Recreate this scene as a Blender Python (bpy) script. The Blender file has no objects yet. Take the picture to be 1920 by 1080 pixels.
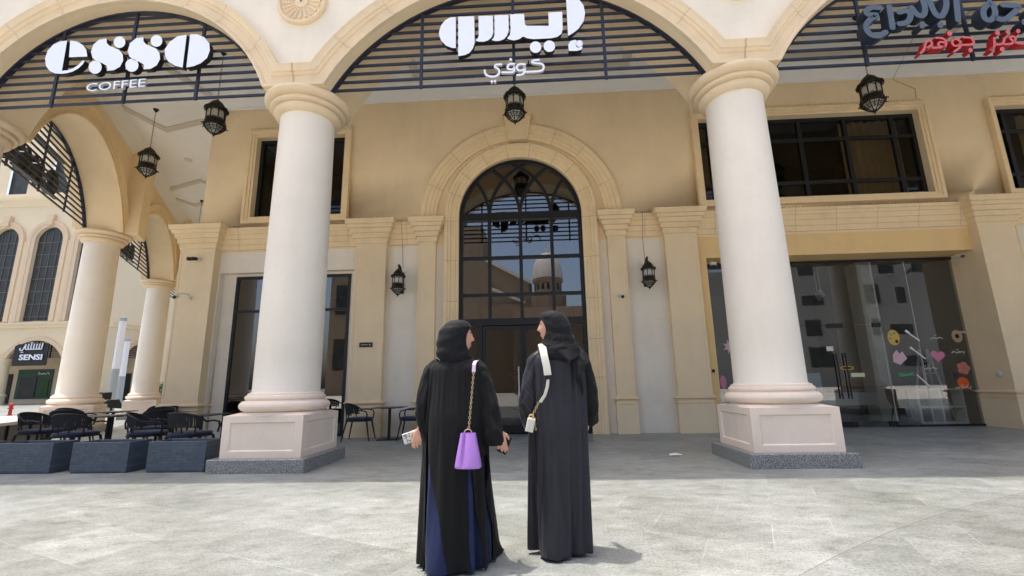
import bpy, bmesh, math, random
from mathutils import Vector, Matrix, Euler
from mathutils.geometry import tessellate_polygon
random.seed(7)
PI = math.pi
sc = bpy.context.scene
COL = sc.collection

# ------------------------------------------------------------------ camera, sky, sun, exposure
cam_d = bpy.data.cameras.new('camera'); cam = bpy.data.objects.new('camera', cam_d); COL.objects.link(cam)
cam_d.sensor_width = 36.0; cam_d.lens = 869.28 / 1920 * 36.0
cam_d.clip_start = 0.05; cam_d.clip_end = 2000
r_ = Vector((0.99836324, 0.05424896, -0.01810782)); u_ = Vector((0.02879878, -0.2033166, 0.97868943)); f_ = Vector((-0.04941127, 0.97760903, 0.20454612))
cam.matrix_world = Matrix(((r_.x, u_.x, -f_.x, 0), (r_.y, u_.y, -f_.y, 0), (r_.z, u_.z, -f_.z, 1.2), (0, 0, 0, 1)))
sc.camera = cam
TO_SUN = Vector((-0.21, 0.035, 1.0)).normalized()
SUN_ELEV = math.asin(TO_SUN.z); SUN_AZ = math.atan2(TO_SUN.x, TO_SUN.y)
world = bpy.data.worlds.new('World'); sc.world = world; world.use_nodes = True
wn = world.node_tree; bg = wn.nodes['Background']
sky = wn.nodes.new('ShaderNodeTexSky'); sky.sky_type = 'NISHITA'; sky.sun_disc = False
sky.sun_elevation = SUN_ELEV; sky.sun_rotation = SUN_AZ; sky.air_density = 1.0; sky.dust_density = 5.0; sky.ozone_density = 1.0
wn.links.new(sky.outputs[0], bg.inputs['Color']); bg.inputs['Strength'].default_value = 0.15
sun_d = bpy.data.lights.new('sun', 'SUN'); sun_d.energy = 2.0; sun_d.angle = math.radians(0.55); sun_d.color = (1.0, 0.94, 0.84)
sun = bpy.data.objects.new('sun', sun_d); COL.objects.link(sun); sun.location = (-10, 0, 40)
sun.rotation_euler = (-TO_SUN).to_track_quat('-Z', 'Y').to_euler()
sc.view_settings.view_transform = 'Standard'; sc.view_settings.look = 'None'; sc.view_settings.gamma = 1.0
sc.view_settings.exposure = 1.06
sc.cycles.max_bounces = 10; sc.cycles.diffuse_bounces = 6; sc.cycles.transparent_max_bounces = 12; sc.cycles.glossy_bounces = 5
sc.cycles.sample_clamp_indirect = 6.0
try:
    sc.cycles.use_denoising = True; sc.cycles.denoiser = 'OPENIMAGEDENOISE'
except Exception: pass

# ------------------------------------------------------------------ materials
def lin(c):
    return tuple(((x / 255) / 12.92 if x <= 10 else ((x / 255 + .055) / 1.055) ** 2.4) for x in c)
def base(name):
    m = bpy.data.materials.new(name); m.use_nodes = True
    nt = m.node_tree; b = nt.nodes['Principled BSDF']
    return m, nt, b
def N(nt, t, **k):
    n = nt.nodes.new(t)
    for a, v in k.items(): setattr(n, a, v)
    return n
def ramp(nt, fac, stops):
    r = N(nt, 'ShaderNodeValToRGB'); e = r.color_ramp.elements
    while len(e) < len(stops): e.new(0.5)
    for el, (p, c) in zip(e, stops): el.position = p; el.color = (*c, 1)
    nt.links.new(fac, r.inputs[0]); return r.outputs[0]
def noise(nt, vec, scale, detail=4, rough=.6):
    n = N(nt, 'ShaderNodeTexNoise'); n.inputs['Scale'].default_value = scale; n.inputs['Detail'].default_value = detail; n.inputs['Roughness'].default_value = rough
    nt.links.new(vec, n.inputs['Vector']); return n.outputs[0]
def mul(c, f): return tuple(min(1, x * f) for x in c)
def paint(name, col, rough=.75, var=.10, scale=1.3, bump=.15, bscale=60, metal=0, spec=.35, streak=True, marks=0):
    m, nt, b = base(name)
    pos = N(nt, 'ShaderNodeNewGeometry').outputs['Position']
    v1 = noise(nt, pos, scale, 6)
    c = ramp(nt, v1, [(.25, mul(col, 1 - var)), (.5, col), (.8, mul(col, 1 + var * .6))])
    if streak:
        mp = N(nt, 'ShaderNodeMapping'); mp.inputs['Scale'].default_value = (3.2, 3.2, .40); nt.links.new(pos, mp.inputs['Vector'])
        v2 = noise(nt, mp.outputs[0], 1.2, 5, .7)
        mx = N(nt, 'ShaderNodeMix', data_type='RGBA', blend_type='MULTIPLY'); mx.inputs['Factor'].default_value = .5
        nt.links.new(c, mx.inputs['A'])
        nt.links.new(ramp(nt, v2, [(.3, (1 - var * .8,) * 3), (.62, (1, 1, 1))]), mx.inputs['B']); c = mx.outputs['Result']
    if marks:   # sparse scuffs and chips
        mk = ramp(nt, noise(nt, pos, 7, 3, .8), [(.70, (1, 1, 1)), (.735, (1 - marks,) * 3), (.78, (1 - marks * .6,) * 3)])
        m2 = N(nt, 'ShaderNodeMix', data_type='RGBA', blend_type='MULTIPLY'); m2.inputs['Factor'].default_value = 1; nt.links.new(c, m2.inputs['A']); nt.links.new(mk, m2.inputs['B']); c = m2.outputs['Result']
    nt.links.new(c, b.inputs['Base Color'])
    b.inputs['Roughness'].default_value = rough; b.inputs['Metallic'].default_value = metal; b.inputs['Specular IOR Level'].default_value = spec
    if bump:
        bp = N(nt, 'ShaderNodeBump'); bp.inputs['Strength'].default_value = bump; bp.inputs['Distance'].default_value = .01
        nt.links.new(noise(nt, pos, bscale, 3), bp.inputs['Height']); nt.links.new(bp.outputs[0], b.inputs['Normal'])
    return m
def plain(name, col, rough=.5, metal=0, spec=.4, var=.06, scale=8):
    return paint(name, col, rough, var, scale, 0, 60, metal, spec, False)
def glass(name, tint, refl, rough=0.0):
    m, nt, b = base(name); nt.nodes.remove(b)
    out = nt.nodes['Material Output']
    tr = N(nt, 'ShaderNodeBsdfTransparent'); tr.inputs[0].default_value = (*tint, 1)
    gl = N(nt, 'ShaderNodeBsdfGlossy'); gl.inputs['Roughness'].default_value = rough; gl.inputs['Color'].default_value = (.95, .97, 1, 1)
    lw = N(nt, 'ShaderNodeLayerWeight')
    p5 = N(nt, 'ShaderNodeMath', operation='POWER'); p5.inputs[1].default_value = 5.0; nt.links.new(lw.outputs['Facing'], p5.inputs[0])
    ad = N(nt, 'ShaderNodeMath', operation='ADD', use_clamp=True); ad.inputs[1].default_value = refl + .04; nt.links.new(p5.outputs[0], ad.inputs[0])
    mx = N(nt, 'ShaderNodeMixShader'); nt.links.new(ad.outputs[0], mx.inputs[0]); nt.links.new(tr.outputs[0], mx.inputs[1]); nt.links.new(gl.outputs[0], mx.inputs[2])
    nt.links.new(mx.outputs[0], out.inputs['Surface']); return m

M = {}
M['facade'] = paint('facade_paint', (.80, .735, .62), .8, .10, .9, .12)
M['stone'] = paint('cast_stone', (.76, .61, .42), .8, .10, 2.0, .2, 45)
M['stone_dark'] = plain('joint_dirt', (.24, .17, .11), .9)
M['shaft'] = paint('column_paint', (.83, .755, .645), .55, .085, .8, .06, 25, marks=.16)
M['ped'] = paint('pedestal_paint', (.82, .69, .575), .7, .10, 1.6, .1, marks=.14)
M['granite'] = None
M['wall'] = paint('ochre_wall', (.82, .66, .435), .8, .09, .8, .15, marks=.07)
M['cornice'] = paint('ochre_stone', (.83, .655, .41), .8, .10, 2.2, .18, 45)
M['yellow'] = paint('yellow_wall', (.80, .565, .27), .8, .07, 1.5, .12)
M['white'] = paint('white_wall', (.80, .735, .62), .8, .09, 1.2, .1, marks=.12)
M['ceil'] = paint('ceiling_plaster', (.83, .835, .82), .85, .05, .7, .05)
M['trim'] = paint('ceiling_trim', (.62, .575, .49), .85, .05, .7, .05)
M['frame'] = plain('dark_metal_frame', (.018, .019, .022), .4, .3)
M['lattice'] = plain('blue_black_metal', (.022, .026, .045), .45, .2)
M['iron'] = plain('aged_bronze', (.035, .030, .022), .5, .6, .5, .3, 40)
M['lglass'] = plain('frosted_glass', (.55, .53, .47), .25)
M['letter'] = plain('white_acrylic', (.80, .84, .92), .3, 0, .5, .02)
M['letter_side'] = plain('letter_return', (.012, .013, .016), .4)
M['letter_white'] = plain('letter_white_side', (.55, .56, .58), .4)
M['bluesign'] = plain('blue_grey_acrylic', (.088, .112, .145), .35)
M['bluesign_side'] = plain('navy_return', (.02, .03, .05), .4)
M['redsign'] = plain('red_acrylic', (.55, .13, .125), .35)
M['redsign_side'] = plain('red_return', (.40, .012, .02), .4)
M['glass_door'] = glass('tinted_glass', (.30, .31, .30), .17)
M['glass_leaf'] = glass('door_leaf_glass', (.35, .35, .34), .05)
M['glass_up'] = glass('upper_glass', (.36, .36, .34), .0)
M['glass_shop'] = glass('shop_glass', (.58, .62, .61), .10)
M['glass_win'] = glass('window_glass', (.40, .40, .37), .14)
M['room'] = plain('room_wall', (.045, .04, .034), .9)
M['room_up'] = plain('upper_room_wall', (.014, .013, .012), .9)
M['room_shop'] = plain('shop_room_wall', (.17, .18, .175), .9)
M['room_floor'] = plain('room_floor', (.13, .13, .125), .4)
M['curtain'] = paint('curtain_cloth', (.55, .40, .22), .9, .15, 3)
M['black_cloth'] = None

def granite(name, c0, c1, c2, rough, scale):
    m, nt, b = base(name)
    pos = N(nt, 'ShaderNodeNewGeometry').outputs['Position']
    v = N(nt, 'ShaderNodeTexVoronoi'); v.inputs['Scale'].default_value = scale; nt.links.new(pos, v.inputs['Vector'])
    sp = ramp(nt, noise(nt, pos, scale * 1.3, 2), [(.38, c0), (.5, c1), (.62, c2)])
    nt.links.new(sp, b.inputs['Base Color']); b.inputs['Roughness'].default_value = rough
    return m
M['granite'] = granite('speckled_granite', (.06, .065, .07), (.20, .205, .20), (.42, .42, .40), .35, 70)

def paving(dark=1.0, nm='granite_paving'):
    m, nt, b = base(nm)
    geo = N(nt, 'ShaderNodeNewGeometry'); pos = geo.outputs['Position']
    rot = N(nt, 'ShaderNodeMapping'); rot.inputs['Rotation'].default_value = (0, 0, math.radians(24)); nt.links.new(pos, rot.inputs['Vector'])
    br = N(nt, 'ShaderNodeTexBrick'); br.inputs['Scale'].default_value = 1.0; br.inputs['Brick Width'].default_value = .9; br.inputs['Row Height'].default_value = .6
    br.inputs['Mortar Size'].default_value = .004; br.inputs['Mortar Smooth'].default_value = .3; br.inputs['Color1'].default_value = (0, 0, 0, 1); br.inputs['Color2'].default_value = (1, 1, 1, 1); br.inputs['Mortar'].default_value = (.5, .5, .5, 1)
    nt.links.new(rot.outputs[0], br.inputs['Vector'])
    # every slab its own tone, with cloudy veins along its grain and a fine speckle
    tone = ramp(nt, br.outputs['Color'], [(0, (.250, .264, .255)), (.35, (.296, .310, .303)), (.7, (.308, .322, .316)), (1, (.350, .364, .357))])
    st = N(nt, 'ShaderNodeMapping'); st.inputs['Rotation'].default_value = (0, 0, math.radians(-28)); st.inputs['Scale'].default_value = (1.0, 1.55, 1); nt.links.new(pos, st.inputs['Vector'])
    vein = ramp(nt, noise(nt, st.outputs[0], 3.4, 10, .74), [(.33, (.60, .615, .585)), (.45, (.92, .93, .905)), (.55, (1.05, 1.05, 1.045)), (.68, (1.34, 1.34, 1.33))])
    a = N(nt, 'ShaderNodeMix', data_type='RGBA', blend_type='MULTIPLY'); a.inputs['Factor'].default_value = 1; nt.links.new(tone, a.inputs['A']); nt.links.new(vein, a.inputs['B'])
    spk = ramp(nt, noise(nt, pos, 46, 4, .85), [(.36, (.40, .41, .42)), (.46, (.93, .93, .93)), (.55, (1.02, 1.02, 1.02)), (.66, (1.42, 1.42, 1.41))])
    c = N(nt, 'ShaderNodeMix', data_type='RGBA', blend_type='MULTIPLY'); c.inputs['Factor'].default_value = .9; nt.links.new(a.outputs['Result'], c.inputs['A']); nt.links.new(spk, c.inputs['B'])
    blot = ramp(nt, noise(nt, pos, .7, 6, .65), [(.36, (.80, .80, .75)), (.6, (1.03, 1.03, 1.03))])
    d = N(nt, 'ShaderNodeMix', data_type='RGBA', blend_type='MULTIPLY'); d.inputs['Factor'].default_value = .85; nt.links.new(c.outputs['Result'], d.inputs['A']); nt.links.new(blot, d.inputs['B'])
    jf = N(nt, 'ShaderNodeMath', operation='MULTIPLY'); nt.links.new(br.outputs['Fac'], jf.inputs[0]); nt.links.new(ramp(nt, noise(nt, pos, 1.1, 3), [(.42, (.03, .03, .03)), (.62, (.55, .55, .55))]), jf.inputs[1])
    j = N(nt, 'ShaderNodeMix', data_type='RGBA'); nt.links.new(jf.outputs[0], j.inputs['Factor']); nt.links.new(d.outputs['Result'], j.inputs['A']); j.inputs['B'].default_value = (.52, .515, .48, 1)
    dk = N(nt, 'ShaderNodeMix', data_type='RGBA', blend_type='MULTIPLY'); dk.inputs['Factor'].default_value = 1; nt.links.new(j.outputs['Result'], dk.inputs['A']); dk.inputs['B'].default_value = (dark, dark, dark, 1)
    nt.links.new(dk.outputs['Result'], b.inputs['Base Color'])
    rr = N(nt, 'ShaderNodeMapRange'); rr.inputs['To Min'].default_value = .28; rr.inputs['To Max'].default_value = .5; nt.links.new(noise(nt, pos, 3, 4), rr.inputs[0]); nt.links.new(rr.outputs[0], b.inputs['Roughness'])
    bp = N(nt, 'ShaderNodeBump'); bp.inputs['Strength'].default_value = .25; bp.inputs['Distance'].default_value = .004; nt.links.new(noise(nt, pos, 90, 3), bp.inputs['Height']); nt.links.new(bp.outputs[0], b.inputs['Normal'])
    return m
M['paving'] = paving()
M['inlay'] = paving(.87, 'darker_granite_paving')

def cloth(name, col, rough=.85, sheen=.3, wr=.25, fine=0):
    m, nt, b = base(name)
    tc = N(nt, 'ShaderNodeTexCoord').outputs['Object']
    c = ramp(nt, noise(nt, tc, 5, 4), [(.3, mul(col, .85)), (.7, mul(col, 1.15))]); nt.links.new(c, b.inputs['Base Color'])
    b.inputs['Roughness'].default_value = rough; b.inputs['Sheen Weight'].default_value = sheen; b.inputs['Sheen Roughness'].default_value = .5; b.inputs['Specular IOR Level'].default_value = .25
    mp = N(nt, 'ShaderNodeMapping'); mp.inputs['Scale'].default_value = (9, 9, 2.2); nt.links.new(tc, mp.inputs['Vector'])
    bp = N(nt, 'ShaderNodeBump'); bp.inputs['Strength'].default_value = wr; bp.inputs['Distance'].default_value = .03; nt.links.new(noise(nt, mp.outputs[0], 1.6, 8, .66), bp.inputs['Height']); nt.links.new(bp.outputs[0], b.inputs['Normal'])
    return m
M['abaya_black'] = cloth('black_crepe', (.0065, .0063, .0068), .8, .03)
M['scarf_black'] = cloth('black_chiffon', (.006, .0065, .0085), .75, .04, .30)
M['skirt_blue'] = cloth('navy_blue_cloth', (.014, .022, .068), .75, .05)
M['abaya_grey'] = cloth('charcoal_satin', (.023, .023, .032), .42, .06, .3)
M['skin'] = plain('skin', (.60, .33, .235), .5, 0, .4, .05, 20)
M['hair'] = plain('dark_hair', (.012, .009, .007), .5)
M['lip'] = plain('lip', (.46, .19, .15), .4)
M['purple'] = plain('lilac_leather', (.42, .20, .62), .4, 0, .5, .05, 12)
M['pinkstrap'] = plain('pale_pink_leather', (.72, .52, .72), .45)
M['cream'] = plain('cream_leather', (.66, .64, .55), .45)
M['gold'] = plain('pale_gold', (.75, .58, .36), .3, .9)
M['phone'] = plain('white_phone_case', (.70, .69, .67), .3)
M['black'] = plain('black_plastic', (.012, .012, .013), .35)
M['planter'] = None
M['rope'] = plain('charcoal_rope', (.028, .028, .032), .8)
M['chairframe'] = plain('charcoal_metal', (.022, .022, .026), .45, .3)
M['cushion'] = cloth('navy_cushion', (.022, .028, .055), .85, .2, .1)
M['tabletop'] = plain('black_table_top', (.045, .045, .047), .3)
M['marble'] = paint('white_marble', (.74, .72, .67), .4, .08, 2.0, .05)
M['pole_white'] = plain('white_pole_paint', (.74, .72, .74), .4)
M['pole_grey'] = plain('grey_pole_paint', (.34, .36, .36), .5)
M['red'] = plain('red_paint', (.45, .03, .03), .4)
M['cctv'] = plain('cctv_white', (.62, .62, .60), .4)
M['green'] = plain('green_hoarding', (.05, .11, .07), .6, 0, .4, .4, 3)
M['leaf'] = plain('leaf', (.05, .10, .03), .6)
M['terracotta'] = plain('terracotta', (.35, .15, .08), .8)

def slate():
    m, nt, b = base('slate_blue_brickwork')
    tc = N(nt, 'ShaderNodeTexCoord').outputs['Object']
    mp = N(nt, 'ShaderNodeMapping'); mp.inputs['Rotation'].default_value = (PI / 2, 0, 0); nt.links.new(tc, mp.inputs['Vector'])
    br = N(nt, 'ShaderNodeTexBrick'); br.inputs['Scale'].default_value = 1; br.inputs['Brick Width'].default_value = .17; br.inputs['Row Height'].default_value = .042; br.inputs['Mortar Size'].default_value = .0025
    br.inputs['Color1'].default_value = (.055, .073, .098, 1); br.inputs['Color2'].default_value = (.076, .098, .126, 1); br.inputs['Mortar'].default_value = (.04, .055, .08, 1); nt.links.new(mp.outputs[0], br.inputs['Vector'])
    a = N(nt, 'ShaderNodeMix', data_type='RGBA', blend_type='MULTIPLY'); a.inputs['Factor'].default_value = .6; nt.links.new(br.outputs['Color'], a.inputs['A']); nt.links.new(ramp(nt, noise(nt, tc, 14, 5), [(.3, (.7, .7, .7)), (.7, (1.2, 1.2, 1.2))]), a.inputs['B'])
    nt.links.new(a.outputs['Result'], b.inputs['Base Color']); b.inputs['Roughness'].default_value = .6
    bp = N(nt, 'ShaderNodeBump'); bp.inputs['Strength'].default_value = .5; bp.inputs['Distance'].default_value = .006; nt.links.new(br.outputs['Fac'], bp.inputs['Height']); bp.invert = True; nt.links.new(bp.outputs[0], b.inputs['Normal'])
    return m
M['planter'] = slate()

# ------------------------------------------------------------------ mesh builder
class MB:
    def __init__(s, mat=None): s.v = []; s.f = []; s.m = []; s.mat = mat
    def add(s, vs, fs, m=0):
        o = len(s.v)
        if s.mat is not None: vs = [s.mat @ Vector(v) for v in vs]
        s.v += [tuple(v) for v in vs]; s.f += [tuple(i + o for i in f) for f in fs]; s.m += [m] * len(fs)
    def box(s, x0, x1, y0, y1, z0, z1, m=0):
        s.add([(x0, y0, z0), (x1, y0, z0), (x1, y1, z0), (x0, y1, z0), (x0, y0, z1), (x1, y0, z1), (x1, y1, z1), (x0, y1, z1)],
              [(3, 2, 1, 0), (4, 5, 6, 7), (0, 1, 5, 4), (1, 2, 6, 5), (2, 3, 7, 6), (3, 0, 4, 7)], m)
    def bbox(s, x0, x1, y0, y1, z0, z1, b=.01, m=0):
        # box with chamfered vertical and top edges
        def ring(i, z): return [(x0 + i, y0 + i * 0 + (b if 0 else 0), z)]
        p = []
        for (ins, z) in ((0, z0), (0, z1 - b), (b, z1)):
            x, X, y, Y = x0 + ins, x1 - ins, y0 + ins, y1 - ins
            p.append([(x + b, y, z), (X - b, y, z), (X, y + b, z), (X, Y - b, z), (X - b, Y, z), (x + b, Y, z), (x, Y - b, z), (x, y + b, z)])
        s.loft(p, m=m)
    def loft(s, rings, closed=True, cap=True, m=0):
        n = len(rings[0]); vs = [p for r in rings for p in r]; fs = []
        for i in range(len(rings) - 1):
            for j in range(n if closed else n - 1):
                k = (j + 1) % n
                fs.append((i * n + j, i * n + k, (i + 1) * n + k, (i + 1) * n + j))
        if cap and closed:
            fs.append(tuple(reversed(range(n)))); fs.append(tuple(range((len(rings) - 1) * n, len(rings) * n)))
        s.add(vs, fs, m)
    def lathe(s, prof, c=(0, 0, 0), seg=32, m=0, cap=True):
        rings = [[(c[0] + max(r, 1e-4) * math.cos(2 * PI * i / seg), c[1] + max(r, 1e-4) * math.sin(2 * PI * i / seg), c[2] + z) for i in range(seg)] for r, z in prof]
        s.loft(rings, cap=cap, m=m)
    def tube(s, pts, rad, seg=8, m=0, cap=True, closed=False, flat=None):
        P = [Vector(p) for p in pts]; n = len(P)
        if not hasattr(rad, '__len__'): rad = [rad] * n
        up = None; rings = []
        for i in range(n):
            if closed: t = (P[(i + 1) % n] - P[i - 1])
            else: t = P[min(i + 1, n - 1)] - P[max(i - 1, 0)]
            t.normalize()
            if up is None:
                up = Vector((0, 0, 1)) if abs(t.z) < .9 else Vector((0, 1, 0))
            a = t.cross(up)
            if a.length < 1e-5: a = t.orthogonal()
            a.normalize(); b = a.cross(t).normalized(); up = b
            rx = rad[i]; ry = rx if flat is None else rx * flat
            rings.append([P[i] + a * math.cos(2 * PI * k / seg) * rx + b * math.sin(2 * PI * k / seg) * ry for k in range(seg)])
        if closed: rings.append(rings[0])
        s.loft(rings, cap=cap and not closed, m=m)
    def capsule(s, pts, rad, seg=12, m=0):
        # tube with rounded ends
        P = [Vector(p) for p in pts]; R = list(rad)
        a = (P[0] - P[1]).normalized(); b = (P[-1] - P[-2]).normalized()
        pre = [P[0] + a * R[0] * k for k in (.98, .8, .45)]; prr = [R[0] * k for k in (.15, .6, .9)]
        post = [P[-1] + b * R[-1] * k for k in (.45, .8, .98)]; por = [R[-1] * k for k in (.9, .6, .15)]
        s.tube(pre + P + post, prr + R + por, seg, m)
    def prism(s, poly, y0, y1, m=0, ms=None):
        # polygon in XZ extruded along Y; y0 is the front
        ms = m if ms is None else ms
        a = sum(poly[i][0] * poly[(i + 1) % len(poly)][1] - poly[(i + 1) % len(poly)][0] * poly[i][1] for i in range(len(poly)))
        if a < 0: poly = poly[::-1]
        n = len(poly)
        tr = tessellate_polygon([[Vector((x, z, 0)) for x, z in poly]])
        fr = []
        for t in tr:
            p = [poly[i] for i in t]
            ar = (p[1][0] - p[0][0]) * (p[2][1] - p[0][1]) - (p[2][0] - p[0][0]) * (p[1][1] - p[0][1])
            fr.append(t if ar > 0 else t[::-1])
        s.add([(x, y0, z) for x, z in poly], fr, m)
        s.add([(x, y1, z) for x, z in poly], [t[::-1] for t in fr], ms)
        s.add([(x, y0, z) for x, z in poly] + [(x, y1, z) for x, z in poly], [(i, i + n, (i + 1) % n + n, (i + 1) % n) for i in range(n)], ms)
    def stroke(s, pts, w, y0, y1, m=0, ms=None):
        # one flat lettering stroke of constant width with round corners
        pts = smooth2(pts)
        L = []; Rr = []
        n = len(pts)
        for i in range(n):
            a = Vector(pts[max(i - 1, 0)]); b = Vector(pts[min(i + 1, n - 1)]); t = (b - a).normalized()
            nn = Vector((-t.y, t.x)) * w / 2
            L.append(Vector(pts[i]) + nn); Rr.append(Vector(pts[i]) - nn)
        ms = m if ms is None else ms
        for i in range(n - 1):
            q = [L[i], Rr[i], Rr[i + 1], L[i + 1]]
            d = 0.0006 * (i % 2)
            vs = [(p.x, y0 + d, p.y) for p in q] + [(p.x, y1, p.y) for p in q]
            s.add(vs, [(0, 1, 2, 3)], m)
            s.add(vs, [(0, 3, 7, 4), (1, 5, 6, 2), (7, 6, 5, 4)], ms)
        for p in (pts[0], pts[-1]):
            c = [(p[0] + w / 2 * math.cos(2 * PI * k / 12), p[1] + w / 2 * math.sin(2 * PI * k / 12)) for k in range(12)]
            s.prism(c, y0 + .001, y1, m, ms)
    def build(s, name, mats, parent=None, angle=38, shadeflat=False):
        me = bpy.data.meshes.new(name); me.from_pydata(s.v, [], s.f)
        if not isinstance(mats, (list, tuple)): mats = [mats]
        for m in mats: me.materials.append(M[m] if isinstance(m, str) else m)
        me.polygons.foreach_set('material_index', s.m)
        bm = bmesh.new(); bm.from_mesh(me); bmesh.ops.remove_doubles(bm, verts=bm.verts, dist=1e-5); bmesh.ops.recalc_face_normals(bm, faces=bm.faces) if len(bm.faces) < 60000 else None
        bm.to_mesh(me); bm.free()
        if not shadeflat:
            me.polygons.foreach_set('use_smooth', [True] * len(me.polygons)); me.set_sharp_from_angle(angle=math.radians(angle))
        me.update()
        o = bpy.data.objects.new(name, me); COL.objects.link(o)
        if parent: o.parent = parent
        return o
def smooth2(pts, it=2):
    P = [tuple(p) for p in pts]
    for _ in range(it):
        if len(P) < 3: break
        Q = [P[0]]
        for i in range(len(P) - 1):
            a, b = P[i], P[i + 1]
            Q.append((a[0] * .75 + b[0] * .25, a[1] * .75 + b[1] * .25)); Q.append((a[0] * .25 + b[0] * .75, a[1] * .25 + b[1] * .75))
        Q.append(P[-1]); P = Q
    return P
def tag(o, label, cat, group=None):
    o['label'] = label; o['category'] = cat
    if group: o['group'] = group
    return o
def thing(name, label, cat, loc=(0, 0, 0), rz=0, group=None):
    o = bpy.data.objects.new(name, None); COL.objects.link(o); o.location = loc; o.rotation_euler = (0, 0, rz); o.empty_display_size = .2
    return tag(o, label, cat, group)
def part(name, parent):
    o = bpy.data.objects.new(name, None); COL.objects.link(o); o.parent = parent; o.empty_display_size = .2
    return o
def copy_tree(o, parent=None, loc=None, rz=None, label=None):
    c = o.copy(); COL.objects.link(c)
    if parent: c.parent = parent
    if loc is not None: c.location = loc
    if rz is not None: c.rotation_euler = (0, 0, rz)
    if label: c['label'] = label
    for ch in list(o.children): copy_tree(ch, c)
    return c
def text_mesh(txt, size, width, depth, name, mats, parent, loc, rot=(PI / 2, 0, 0), bold=.0):
    cu = bpy.data.curves.new(name, 'FONT'); cu.body = txt; cu.size = size; cu.extrude = depth / 2; cu.offset = bold; cu.align_x = 'CENTER'; cu.resolution_u = 3
    t = bpy.data.objects.new(name, cu); COL.objects.link(t)
    dg = bpy.context.evaluated_depsgraph_get(); me = bpy.data.meshes.new_from_object(t.evaluated_get(dg)); bpy.data.objects.remove(t)
    xs = [v.co.x for v in me.vertices]; w = max(xs) - min(xs); sx = width / w if width else 1
    for v in me.vertices: v.co.x *= sx
    me.materials.clear()
    for m in mats: me.materials.append(M[m])
    for p in me.polygons: p.material_index = 0 if p.normal.z > .9 or len(mats) == 1 else 1
    o = bpy.data.objects.new(name, me); COL.objects.link(o); o.parent = parent; o.location = loc; o.rotation_euler = rot
    return o
def structure(o): o['kind'] = 'structure'; return o
LATIN=[[[(-8.644,7.686),(-8.776,7.679),(-8.905,7.618),(-8.992,7.49),(-9.011,7.32),(-8.964,7.167),(-8.864,7.048),(-8.749,6.993),(-8.615,6.978),(-8.522,6.984),(-8.407,7.014),(-8.314,7.072),(-8.243,7.153),(-8.214,7.227),(-8.258,7.237),(-8.328,7.147),(-8.419,7.078),(-8.517,7.047),(-8.627,7.042)],[(-8.583,7.682),(-8.456,7.659),(-8.318,7.574),(-8.228,7.462),(-8.19,7.346),(-8.185,7.315),(-8.541,7.322)]],[[(-7.866,7.679),(-8.003,7.669),(-8.108,7.568),(-8.127,7.417),(-8.075,7.282),(-7.975,7.201),(-7.864,7.157),(-7.768,7.095),(-7.741,7.038),(-7.75,6.99),(-7.614,6.993),(-7.505,7.061),(-7.464,7.189),(-7.496,7.322),(-7.581,7.421),(-7.693,7.474),(-7.799,7.53),(-7.851,7.59)],[(-7.485,7.578),(-7.484,7.54),(-7.495,7.505),(-7.516,7.479),(-7.545,7.463),(-7.58,7.459),(-7.616,7.468),(-7.651,7.488),(-7.682,7.517),(-7.704,7.553),(-7.716,7.593),(-7.717,7.632),(-7.706,7.667),(-7.685,7.693),(-7.656,7.709),(-7.621,7.713),(-7.584,7.705),(-7.549,7.684),(-7.519,7.655),(-7.497,7.618)],[(-7.86,7.071),(-7.859,7.028),(-7.87,6.991),(-7.893,6.962),(-7.926,6.944),(-7.964,6.94),(-8.005,6.949),(-8.044,6.971),(-8.078,7.003),(-8.103,7.043),(-8.117,7.086),(-8.118,7.129),(-8.107,7.167),(-8.084,7.196),(-8.051,7.214),(-8.012,7.218),(-7.971,7.209),(-7.932,7.187),(-7.898,7.154),(-7.873,7.114)]],[[(-7.146,7.664),(-7.282,7.653),(-7.388,7.553),(-7.409,7.403),(-7.36,7.269),(-7.262,7.188),(-7.153,7.144),(-7.058,7.083),(-7.032,7.026),(-7.042,6.978),(-6.907,6.981),(-6.798,7.049),(-6.755,7.176),(-6.785,7.308),(-6.867,7.407),(-6.977,7.459),(-7.082,7.515),(-7.132,7.575)],[(-6.766,7.56),(-6.766,7.521),(-6.777,7.487),(-6.798,7.461),(-6.827,7.445),(-6.862,7.441),(-6.898,7.449),(-6.932,7.469),(-6.962,7.498),(-6.983,7.535),(-6.994,7.574),(-6.994,7.613),(-6.983,7.647),(-6.962,7.674),(-6.933,7.69),(-6.898,7.694),(-6.862,7.685),(-6.827,7.665),(-6.798,7.635),(-6.777,7.599)],[(-7.151,7.07),(-7.151,7.027),(-7.163,6.99),(-7.187,6.961),(-7.219,6.944),(-7.257,6.939),(-7.297,6.948),(-7.336,6.97),(-7.369,7.002),(-7.393,7.042),(-7.406,7.085),(-7.407,7.127),(-7.395,7.165),(-7.371,7.194),(-7.339,7.212),(-7.3,7.216),(-7.26,7.207),(-7.221,7.185),(-7.188,7.153),(-7.164,7.113)]],[[(-6.31,7.663),(-6.479,7.644),(-6.618,7.531),(-6.69,7.385),(-6.674,7.253),(-6.595,7.118),(-6.445,7.016),(-6.298,6.971)],[(-6.243,7.667),(-6.105,7.658),(-5.96,7.584),(-5.848,7.445),(-5.823,7.294),(-5.856,7.147),(-5.961,7.043),(-6.088,6.988),(-6.227,6.967)]]]
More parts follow.
